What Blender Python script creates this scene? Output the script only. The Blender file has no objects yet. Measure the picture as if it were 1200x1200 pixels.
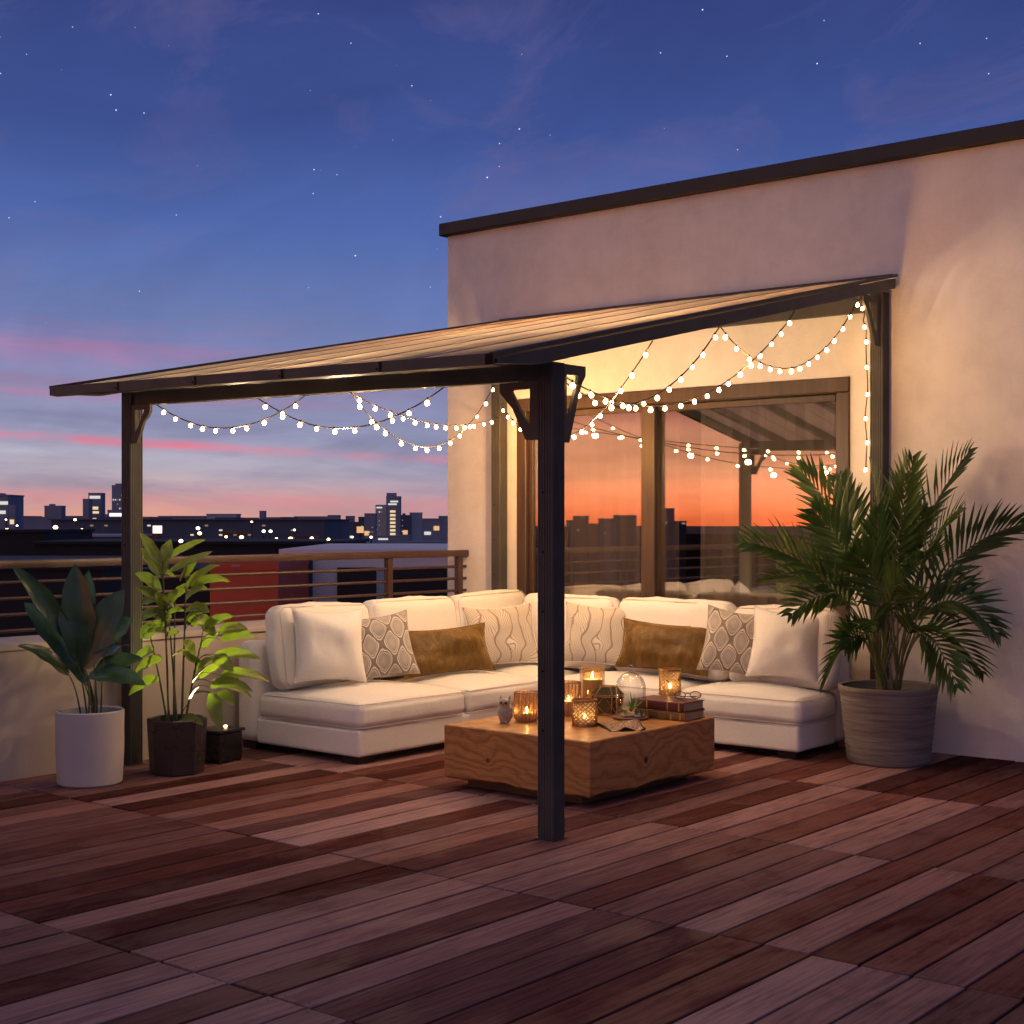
import bpy, bmesh, math, random
from mathutils import Vector, Matrix, noise
random.seed(11)
C = bpy.context.scene.collection
PI = math.pi
F_PX, CX, HZ, EYE = 1690.0, 600.0, 612.0, 1.6
YAW = math.radians(39.57)
SN, CS = math.sin(YAW), math.cos(YAW)
# ---------------------------------------------------------------- survey helpers (bearing in the photo -> place in the world)
def W(x, y, d):
    r = (x - CX) / F_PX * d
    return Vector((CS * r - SN * d, SN * r + CS * d, EYE - (y - HZ) / F_PX * d))
def onZ(x, y, z): return W(x, y, (EYE - z) * F_PX / (y - HZ))
def onX(x, y, X):
    k = (x - CX) / F_PX
    return W(x, y, X / (CS * k - SN))
def onY(x, y, Y):
    k = (x - CX) / F_PX
    return W(x, y, Y / (SN * k + CS))
# ---------------------------------------------------------------- nodes / materials
class NT:
    def __init__(s, tree): s.t = tree; s.n = tree.nodes; s.l = tree.links
    def new(s, typ, **kw):
        n = s.n.new(typ)
        for k, v in kw.items(): setattr(n, k, v)
        return n
    def put(s, sock, v):
        if v is None: return
        if hasattr(v, 'is_output') or isinstance(v, bpy.types.NodeSocket): s.l.new(v, sock)
        else: sock.default_value = v
    def math(s, op, a, b=None, c=None, clamp=False):
        n = s.new('ShaderNodeMath', operation=op); n.use_clamp = clamp
        for i, v in enumerate((a, b, c)): s.put(n.inputs[i], v)
        return n.outputs[0]
    def ramp(s, fac, stops, interp='LINEAR'):
        n = s.new('ShaderNodeValToRGB'); cr = n.color_ramp; cr.interpolation = interp
        while len(cr.elements) < len(stops): cr.elements.new(0.5)
        for e, (p, c) in zip(cr.elements, stops):
            e.position = p
            e.color = (c, c, c, 1) if not hasattr(c, '__len__') else (c[0], c[1], c[2], 1)
        s.put(n.inputs[0], fac); return n.outputs[0]
    def noise(s, vec, scale, detail=4, rough=.55, dist=0.):
        n = s.new('ShaderNodeTexNoise'); s.put(n.inputs['Vector'], vec)
        n.inputs['Scale'].default_value = scale; n.inputs['Detail'].default_value = detail
        n.inputs['Roughness'].default_value = rough; n.inputs['Distortion'].default_value = dist
        return n.outputs[0]
    def mapping(s, vec, scale=(1, 1, 1), loc=(0, 0, 0), rot=(0, 0, 0)):
        n = s.new('ShaderNodeMapping'); s.put(n.inputs['Vector'], vec)
        n.inputs['Scale'].default_value = scale; n.inputs['Rotation'].default_value = rot
        s.put(n.inputs['Location'], loc); return n.outputs[0]
    def mix(s, fac, a, b, mode='MIX'):
        n = s.new('ShaderNodeMix', data_type='RGBA', blend_type=mode)
        s.put(n.inputs[0], fac)
        for i, v in ((6, a), (7, b)):
            if isinstance(v, tuple) and len(v) == 3: v = (*v, 1)
            s.put(n.inputs[i], v)
        return n.outputs[2]
    def bump(s, h, strength=.3, dist=.01):
        n = s.new('ShaderNodeBump'); n.inputs['Strength'].default_value = strength
        n.inputs['Distance'].default_value = dist; s.put(n.inputs['Height'], h); return n.outputs[0]
    def coord(s, which='Object'): return s.new('ShaderNodeTexCoord').outputs[which]
def mat(name):
    m = bpy.data.materials.new(name); m.use_nodes = True
    n = NT(m.node_tree); b = m.node_tree.nodes['Principled BSDF']
    return m, n, b
def P(name, col, rough=.5, metal=0., var=0., vscale=8., bump=0., bscale=60., spec=.5, bdist=.004, stretch=(1, 1, 1), sheen=0., coat=0.):
    m, n, b = mat(name)
    b.inputs['Roughness'].default_value = rough; b.inputs['Metallic'].default_value = metal
    b.inputs['Specular IOR Level'].default_value = spec
    b.inputs['Sheen Weight'].default_value = sheen; b.inputs['Coat Weight'].default_value = coat
    v = n.mapping(n.coord(), stretch)
    if var:
        lo = tuple(c * (1 - var) for c in col); hi = tuple(min(1, c * (1 + var)) for c in col)
        n.put(b.inputs['Base Color'], n.ramp(n.noise(v, vscale, 5), [(.3, lo), (.7, hi)]))
        n.put(b.inputs['Roughness'], n.math('MULTIPLY_ADD', n.noise(v, vscale * 2.3, 3), .25, rough - .125, True))
    else: b.inputs['Base Color'].default_value = (*col, 1)
    if bump: n.put(b.inputs['Normal'], n.bump(n.noise(v, bscale, 4), bump, bdist))
    return m
def EMIT(name, col, strength):
    m = bpy.data.materials.new(name); m.use_nodes = True; t = m.node_tree; t.nodes.clear()
    n = NT(t); e = n.new('ShaderNodeEmission'); e.inputs[0].default_value = (*col, 1); e.inputs[1].default_value = strength
    o = n.new('ShaderNodeOutputMaterial'); t.links.new(e.outputs[0], o.inputs[0]); return m
def GLASS(name, tint=(1, 1, 1), refl=.08, rough=0., blend=None, diffuse=0., dcol=(1, 1, 1)):
    m = bpy.data.materials.new(name); m.use_nodes = True; t = m.node_tree; t.nodes.clear(); n = NT(t)
    tr = n.new('ShaderNodeBsdfTransparent'); tr.inputs[0].default_value = (*tint, 1)
    base = tr.outputs[0]
    if diffuse:
        d = n.new('ShaderNodeBsdfTranslucent'); d.inputs[0].default_value = (*dcol, 1)
        d2 = n.new('ShaderNodeBsdfDiffuse'); d2.inputs[0].default_value = (*dcol, 1)
        mm = n.new('ShaderNodeMixShader'); mm.inputs[0].default_value = .5
        t.links.new(d.outputs[0], mm.inputs[1]); t.links.new(d2.outputs[0], mm.inputs[2])
        m2 = n.new('ShaderNodeMixShader'); m2.inputs[0].default_value = diffuse
        t.links.new(base, m2.inputs[1]); t.links.new(mm.outputs[0], m2.inputs[2]); base = m2.outputs[0]
    g = n.new('ShaderNodeBsdfGlossy'); g.inputs['Roughness'].default_value = rough
    mx = n.new('ShaderNodeMixShader')
    if blend is not None:
        lw = n.new('ShaderNodeLayerWeight'); lw.inputs[0].default_value = blend
        n.put(mx.inputs[0], n.math('MULTIPLY_ADD', lw.outputs['Facing'], .7, refl, True))
    else: mx.inputs[0].default_value = refl
    t.links.new(base, mx.inputs[1]); t.links.new(g.outputs[0], mx.inputs[2])
    o = n.new('ShaderNodeOutputMaterial'); t.links.new(mx.outputs[0], o.inputs[0]); return m

def deck_material():
    m, n, b = mat('deck_wood')
    isl = n.new('ShaderNodeNewGeometry').outputs['Random Per Island']
    off = n.new('ShaderNodeCombineXYZ'); n.put(off.inputs[0], n.math('MULTIPLY', isl, 37.)); n.put(off.inputs[1], n.math('MULTIPLY', isl, 91.))
    co = n.coord()
    v = n.mapping(co, (1, 1, 1), off.outputs[0])
    grain = n.noise(n.mapping(v, (34, 1.6, 34)), 1.6, 6, .62, .6)
    blot = n.noise(n.mapping(v, (2.2, .9, 2)), 2.0, 5, .65, .4)
    worn = n.noise(co, .55, 3, .5)
    base = n.ramp(isl, [(0, (.055, .019, .018)), (.10, (.23, .116, .112)), (.22, (.085, .030, .026)), (.36, (.34, .196, .190)), (.47, (.15, .057, .046)), (.58, (.060, .021, .019)), (.70, (.26, .124, .108)), (.84, (.39, .236, .230)), (.92, (.10, .034, .028)), (1, (.20, .080, .066))])
    g1 = n.mix(.8, base, n.ramp(grain, [(.3, .42), (.55, 1.), (.75, 1.3)]), 'MULTIPLY')
    g2 = n.mix(.4, g1, n.ramp(blot, [(.22, .55), (.5, 1.), (.78, 1.35)]), 'MULTIPLY')
    grey = n.mix(n.ramp(n.math('MULTIPLY', blot, worn), [(.27, 0.), (.40, .22)]), g2, (.21, .115, .108))
    n.put(b.inputs['Base Color'], grey)
    n.put(b.inputs['Specular IOR Level'], n.ramp(n.math('MULTIPLY', blot, worn), [(.24, .0), (.40, .05)])); b.inputs['Specular Tint'].default_value = (1, .62, .55, 1)
    n.put(b.inputs['Roughness'], n.math('MULTIPLY_ADD', blot, .9, .10, True))
    h = n.math('ADD', n.math('MULTIPLY', grain, .7), n.math('MULTIPLY', n.noise(v, 9, 3), .5))
    n.put(b.inputs['Normal'], n.bump(h, .35, .004))
    return m
def stucco():
    m, n, b = mat('stucco'); co = n.coord()
    big = n.noise(co, .8, 4, .6); fine = n.noise(co, 70, 3, .7)
    base = n.ramp(big, [(.25, (.68, .66, .63)), (.5, (.75, .73, .70)), (.75, (.79, .77, .74))])
    streak = n.noise(n.mapping(co, (1.6, 1.6, .30)), 1.5, 5, .65); mott = n.noise(co, 3.5, 6, .7)
    base = n.mix(.3, base, n.ramp(streak, [(.32, .78), (.52, 1.), (.8, 1.06)]), 'MULTIPLY')
    base = n.mix(.6, base, n.ramp(mott, [(.3, .80), (.55, 1.), (.75, 1.05)]), 'MULTIPLY')
    n.put(b.inputs['Base Color'], base)
    b.inputs['Roughness'].default_value = .9
    n.put(b.inputs['Normal'], n.bump(n.math('ADD', fine, n.math('MULTIPLY', n.noise(co, 7, 5, .65), 2.2)), .42, .006)); return m
def table_wood():
    m, n, b = mat('table_wood'); co = n.coord()
    warp = n.noise(n.mapping(co, (1.0, 1.0, 1.6)), 2.1, 3, .5)
    # distance to two knots bends the growth lines
    def knot(p, r):
        d = n.new('ShaderNodeVectorMath', operation='DISTANCE'); n.put(d.inputs[0], co); d.inputs[1].default_value = p
        return n.math('DIVIDE', r, n.math('ADD', d.outputs['Value'], .04))
    k = n.math('ADD', knot((.55, -.1, .21), .045), n.math('ADD', knot((-.2, -.66, .2), .04), knot((.1, -.3, .34), .03)))
    sp = n.new('ShaderNodeSeparateXYZ'); n.put(sp.inputs[0], co)
    s = n.math('ADD', n.math('MULTIPLY', sp.outputs[2], 15.), n.math('MULTIPLY', sp.outputs[0], .9))
    s = n.math('ADD', s, n.math('ADD', n.math('MULTIPLY', sp.outputs[1], 1.4), n.math('ADD', n.math('MULTIPLY', warp, 6.), n.math('MULTIPLY', k, 2.6))))
    ring = n.math('SINE', n.math('ADD', n.math('MULTIPLY', s, 7.0), n.math('MULTIPLY', n.noise(n.mapping(co, (3, 3, 14)), 2, 3), 4.)))
    fine = n.noise(n.mapping(co, (5, 5, 90)), 2, 5, .6)
    c = n.ramp(n.math('MULTIPLY_ADD', ring, .5, .5), [(0, (.32, .140, .046)), (.10, (.39, .177, .060)), (.5, (.43, .200, .067)), (1, (.48, .235, .083))])
    c = n.mix(.55, c, n.ramp(fine, [(.3, .6), (.6, 1.08)]), 'MULTIPLY')
    c = n.mix(n.ramp(k, [(.75, 0.), (.98, 1.)]), c, (.03, .013, .006))
    n.put(b.inputs['Base Color'], c); b.inputs['Roughness'].default_value = .36
    n.put(b.inputs['Normal'], n.bump(n.math('ADD', ring, fine), .12, .003)); return m
def linen(name, col, scale=1.):
    m, n, b = mat(name); co = n.coord()
    w1 = n.noise(n.mapping(co, (40, 260, 260)), 1.2, 2); w2 = n.noise(n.mapping(co, (260, 40, 260)), 1.2, 2)
    wv = n.math('ADD', w1, w2)
    n.put(b.inputs['Base Color'], n.mix(.35, (*col, 1), n.ramp(wv, [(.75, .72), (1.25, 1.12)]), 'MULTIPLY'))
    b.inputs['Roughness'].default_value = .92; b.inputs['Sheen Weight'].default_value = .25; b.inputs['Specular IOR Level'].default_value = .2
    h = n.math('ADD', n.math('MULTIPLY', wv, .4), n.noise(co, 7, 4, .6, .7))
    n.put(b.inputs['Normal'], n.bump(h, .3, .012)); return m
def trellis():
    m, n, b = mat('trellis_fabric'); uv = n.coord('UV'); sp = n.new('ShaderNodeSeparateXYZ'); n.put(sp.inputs[0], uv)
    wob = n.math('MULTIPLY', n.noise(uv, 5, 2), 1.1)
    cx = n.math('COSINE', n.math('ADD', n.math('MULTIPLY', sp.outputs[0], 2 * PI * 3.1), wob))
    cy = n.math('COSINE', n.math('ADD', n.math('MULTIPLY', sp.outputs[1], 2 * PI * 1.9), wob))
    f = n.math('ABSOLUTE', n.math('ADD', cx, cy))
    c = n.ramp(f, [(0, (.22, .175, .15)), (.06, (.24, .19, .165)), (.075, (.60, .55, .50)), (.16, (.62, .57, .52)), (.175, (.20, .16, .14)), (.24, (.22, .18, .155)), (.26, (.58, .53, .48)), (.33, (.58, .53, .48)), (.35, (.31, .275, .245)), (1, (.36, .32, .285))])
    f2 = n.math('MULTIPLY', f, .5)
    c = n.ramp(f2, [(0, (.22, .18, .155)), (.12, (.23, .19, .16)), (.15, (.74, .70, .65)), (.26, (.74, .70, .65)), (.29, (.22, .18, .155)), (.34, (.23, .19, .165)), (.37, (.64, .60, .55)), (.44, (.62, .57, .52)), (.48, (.36, .32, .29)), (1, (.44, .40, .365))])
    n.put(b.inputs['Base Color'], n.mix(.5, c, n.ramp(n.noise(uv, 90, 3), [(.3, .7), (.7, 1.1)]), 'MULTIPLY'))
    b.inputs['Roughness'].default_value = .85; b.inputs['Sheen Weight'].default_value = .2
    hh = n.ramp(f2, [(.13, 0.), (.16, 1.), (.25, 1.), (.28, 0.), (.36, 0.), (.39, .8), (.45, .8), (.48, .3)])
    n.put(b.inputs['Normal'], n.bump(hh, .6, .006)); return m
def plume():
    m, n, b = mat('plume_fabric'); uv = n.coord('UV')
    warp = n.new('ShaderNodeTexNoise'); n.put(warp.inputs['Vector'], uv); warp.inputs['Scale'].default_value = 2.2; warp.inputs['Detail'].default_value = 1
    add = n.new('ShaderNodeVectorMath', operation='MULTIPLY_ADD'); n.put(add.inputs[0], warp.outputs['Color']); add.inputs[1].default_value = (.42, .42, 0); n.put(add.inputs[2], uv)
    sp = n.new('ShaderNodeSeparateXYZ'); n.put(sp.inputs[0], add.outputs[0])
    fr = n.math('ABSOLUTE', n.math('SUBTRACT', n.math('FRACT', n.math('MULTIPLY', sp.outputs[0], 2.6)), .5))
    q = n.math('POWER', n.math('ADD', fr, .02), .62)
    s = n.math('SINE', n.math('MULTIPLY', n.math('SUBTRACT', n.math('MULTIPLY', sp.outputs[1], 1.25), q), 40.))
    edge = n.ramp(fr, [(0, 0.), (.05, 1.), (.46, 1.), (.5, 0.)])
    h = n.math('MULTIPLY', n.math('SMOOTH_MIN', n.math('ABSOLUTE', s), .55, .1), edge)
    c = n.ramp(h, [(0, (.24, .195, .155)), (.30, (.42, .365, .30)), (.5, (.64, .585, .515))])
    n.put(b.inputs['Base Color'], c); b.inputs['Roughness'].default_value = .85; b.inputs['Sheen Weight'].default_value = .15
    n.put(b.inputs['Normal'], n.bump(h, .9, .007)); return m
def velvet():
    m, n, b = mat('gold_velvet'); co = n.coord()
    a = n.noise(n.mapping(co, (5, 5, 3)), 2.3, 5, .65, 1.2)
    n.put(b.inputs['Base Color'], n.ramp(a, [(.2, (.060, .030, .006)), (.52, (.125, .068, .014)), (.8, (.23, .135, .034))]))
    b.inputs['Roughness'].default_value = .5; b.inputs['Specular IOR Level'].default_value = .25; b.inputs['Sheen Weight'].default_value = .8; b.inputs['Sheen Roughness'].default_value = .35
    b.inputs['Sheen Tint'].default_value = (.9, .6, .25, 1)
    n.put(b.inputs['Normal'], n.bump(n.noise(n.mapping(co, (9, 9, 4)), 2.2, 4, .6, 1.), .5, .014)); return m
def leafmat(name, c0, c1, rough=.35, trans=.25):
    m, n, b = mat(name); co = n.coord()
    isl = n.new('ShaderNodeNewGeometry').outputs['Random Per Island']
    f = n.math('MULTIPLY_ADD', n.noise(co, 9, 3), .6, n.math('MULTIPLY', isl, .4))
    col = n.ramp(f, [(.25, c0), (.75, c1)])
    n.put(b.inputs['Base Color'], col); b.inputs['Roughness'].default_value = rough
    tl = n.new('ShaderNodeBsdfTranslucent'); n.put(tl.inputs[0], n.mix(1., col, (1.3, 1.6, .5), 'MULTIPLY'))
    mx = n.new('ShaderNodeMixShader'); mx.inputs[0].default_value = trans
    n.l.new(b.outputs[0], mx.inputs[1]); n.l.new(tl.outputs[0], mx.inputs[2])
    n.l.new(mx.outputs[0], n.n['Material Output'].inputs[0]); return m
def polycarb():
    m = bpy.data.materials.new('polycarbonate'); m.use_nodes = True; t = m.node_tree; t.nodes.clear(); n = NT(t)
    co = n.coord(); rib = n.noise(n.mapping(co, (60, .2, 1)), 1, 2)
    col = n.ramp(rib, [(.3, (.76, .62, .46)), (.7, (.80, .66, .50))])
    d = n.new('ShaderNodeBsdfDiffuse'); tl = n.new('ShaderNodeBsdfTranslucent'); g = n.new('ShaderNodeBsdfGlossy')
    for s in (d, tl): n.put(s.inputs[0], col)
    g.inputs['Roughness'].default_value = .3
    a = n.new('ShaderNodeMixShader'); a.inputs[0].default_value = .68
    t.links.new(d.outputs[0], a.inputs[1]); t.links.new(tl.outputs[0], a.inputs[2])
    tr = n.new('ShaderNodeBsdfTransparent'); tr.inputs[0].default_value = (.8, .62, .45, 1)
    a2 = n.new('ShaderNodeMixShader'); a2.inputs[0].default_value = .10
    t.links.new(a.outputs[0], a2.inputs[1]); t.links.new(tr.outputs[0], a2.inputs[2])
    b = n.new('ShaderNodeMixShader'); b.inputs[0].default_value = .03
    t.links.new(a2.outputs[0], b.inputs[1]); t.links.new(g.outputs[0], b.inputs[2])
    o = n.new('ShaderNodeOutputMaterial'); t.links.new(b.outputs[0], o.inputs[0]); return m
def ribbed_pot():
    m, n, b = mat('ribbed_clay'); co = n.coord(); sp = n.new('ShaderNodeSeparateXYZ'); n.put(sp.inputs[0], co)
    w = n.noise(n.mapping(co, (2.5, 2.5, 34)), 1.1, 4, .6)
    n.put(b.inputs['Base Color'], n.ramp(w, [(.3, (.11, .092, .085)), (.6, (.20, .172, .16)), (.75, (.25, .22, .205))]))
    b.inputs['Roughness'].default_value = .8; n.put(b.inputs['Normal'], n.bump(w, .7, .012)); return m
def cloth_print():
    m, n, b = mat('printed_cloth'); uv = n.coord('UV')
    v = n.new('ShaderNodeTexVoronoi', feature='DISTANCE_TO_EDGE'); n.put(v.inputs['Vector'], uv); v.inputs['Scale'].default_value = 9
    a = n.noise(uv, 14, 4, .7, 1.5)
    c = n.ramp(a, [(.35, (.42, .31, .22)), (.47, (.42, .31, .22)), (.5, (.20, .055, .03)), (.56, (.05, .05, .07)), (.62, (.38, .27, .2))], 'CONSTANT')
    n.put(b.inputs['Base Color'], n.mix(n.ramp(v.outputs[0], [(.03, 1.), (.05, 0.)]), c, (.12, .05, .03)))
    b.inputs['Roughness'].default_value = .9; return m
M = dict(
    deck=deck_material(), under=P('under_deck', (.012, .010, .010), .9), stucco=stucco(),
    lowwall=P('low_wall_plaster', (.50, .44, .39), .9, var=.1, vscale=2., bump=.25, bscale=50),
    cap=P('coping_metal', (.014, .015, .018), .5, var=.2, vscale=4), metal=P('charcoal_metal', (.070, .069, .066), .5, var=.15, vscale=5, spec=.25),
    bolt=P('bolt_steel', (.012, .012, .012), .4, 1.), alu=P('seam_aluminium', (.16, .14, .125), .5, .0),
    rail=P('rail_bronze', (.060, .034, .030), .42, var=.2, vscale=4), poly=polycarb(), polyskin=GLASS('polycarbonate_inner_skin', (.97, .95, .92), .05, .25),
    door=P('door_timber', (.068, .042, .030), .42, var=.25, vscale=3, stretch=(9, 9, .7), bump=.15, bscale=20),
    glass=GLASS('door_glass', (.97, .96, .95), .31, .008), room=P('room_plaster', (.22, .18, .17), .9), roomfloor=P('room_floor', (.10, .06, .04), .5, var=.2),
    curtain=GLASS('sheer_curtain', (1, .96, .95), .0, 0, None, .72, (.72, .64, .60)),
    linen=linen('cream_linen', (.79, .76, .72)), linen2=linen('ivory_linen', (.82, .80, .76)), piping=P('linen_piping', (.64, .59, .53), .9), trellis=trellis(), plume=plume(), velvet=velvet(),
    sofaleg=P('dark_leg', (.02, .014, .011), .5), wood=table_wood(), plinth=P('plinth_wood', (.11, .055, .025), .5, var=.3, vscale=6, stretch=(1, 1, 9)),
    wire=P('cord_brown', (.045, .028, .018), .6), socket=P('bulb_socket', (.028, .018, .012), .5),
    bulb=EMIT('lit_bulb', (1., .58, .26), 48.), bulbhi=EMIT('bright_lit_bulb', (1., .50, .17), 155.), flame=EMIT('candle_flame', (1., .56, .18), 260.), glow=EMIT('candle_glow', (1., .55, .2), 24.),
    wax=P('candle_wax', (.80, .62, .40), .5), amber=GLASS('amber_glass', (1., .86, .68), .05, .04, .35, .22, (.85, .5, .25)),
    clear=GLASS('clear_glass', (.97, .98, .98), .03, .0, .45), amber_clear=GLASS('pale_amber_glass', (1, .93, .82), .05, .02, .4, .10, (.9, .6, .35)),
    brass=P('brass', (.55, .34, .13), .3, 1., var=.2, vscale=20), copper=P('copper_mesh', (.42, .22, .12), .35, 1.), frost=GLASS('frosted_inner', (1, .9, .75), .02, .3, None, .6, (.95, .75, .5)),
    darkglass=P('smoked_glass', (.05, .043, .022), .15, 0., var=.3, vscale=6), owl=P('owl_ceramic', (.33, .28, .25), .5, var=.35, vscale=40, bump=.4, bscale=60),
    bookred=P('red_leather', (.085, .018, .018), .4, var=.3, vscale=12, bump=.2, bscale=80), bookgold=P('tan_leather', (.17, .095, .032), .45, var=.4, vscale=14, bump=.2, bscale=80),
    page=P('page_edges', (.50, .36, .19), .8, var=.25, vscale=6, stretch=(1, 1, 60)), gilt=P('gilt', (.6, .40, .14), .35, 1.),
    cloth=cloth_print(), hem=P('cloth_hem', (.015, .015, .022), .8), pebble=P('pebble', (.45, .40, .35), .6, var=.35, vscale=9), tray=P('tray_wood', (.26, .13, .07), .45, var=.2, vscale=9),
    succ=leafmat('succulent_leaf', (.12, .22, .06), (.32, .44, .16), .5, .15),
    palm=leafmat('palm_leaf', (.024, .060, .016), (.085, .150, .035), .38, .2), palmstem=P('palm_stem', (.12, .13, .04), .5, var=.25),
    rubber=leafmat('broad_leaf', (.016, .040, .020), (.045, .092, .036), .22, .12), lime=leafmat('lime_leaf', (.075, .112, .017), (.22, .26, .05), .38, .3),
    stem=P('plant_stem', (.06, .075, .025), .6, var=.3), soil=P('potting_soil', (.025, .018, .013), .95, var=.5, vscale=30, bump=.8, bscale=40, bdist=.02),
    whitepot=P('white_pot', (.50, .46, .44), .55, var=.07, vscale=4), darkpot=P('dark_glazed_pot', (.035, .024, .026), .3, var=.25, vscale=4), clay=ribbed_pot(),
    blackbox=P('black_box_metal', (.012, .011, .011), .25, var=.2), chrome=P('box_trim', (.5, .47, .42), .3, 1.),
    ground=P('city_ground_soil', (.020, .020, .026), .95, var=.4, vscale=.02), lampfar=EMIT('street_lamp_glow', (1., .66, .30), 9.), lampcool=EMIT('cool_lamp_glow', (1., .88, .72), 6.),
    lit=EMIT('lit_window', (1., .74, .42), .9), litcool=EMIT('cool_lit_window', (.95, .93, .85), .75), litwarm=EMIT('warm_lit_window', (1., .55, .25), .85), litdim=EMIT('dim_lit_window', (1., .62, .34), .28), sign=EMIT('lit_sign', (1., .72, .65), 1.7),
    pole=P('lamp_pole', (.03, .03, .032), .5, .5), windowdark=P('dark_window', (.012, .014, .02), .12),
    redwall=P('red_cladding', (.62, .085, .030), .6, var=.12, vscale=.7), palewall=P('pale_render', (.80, .70, .67), .8, var=.08, vscale=.6),
    b0=P('concrete_slate_hazed', (.21, .24, .33), .8, var=.2, vscale=.05), b1=P('concrete_pale', (.40, .42, .50), .8, var=.15, vscale=.05), b2=P('concrete_dark_hazed', (.075, .095, .15), .8, var=.25, vscale=.05), b3=P('roof_black', (.008, .008, .011), .8, var=.3, vscale=.1), b4=P('roof_purple', (.09, .062, .072), .8, var=.25, vscale=.1),  # slate and dark mixes lightened and blued in place of distance haze
)
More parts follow.
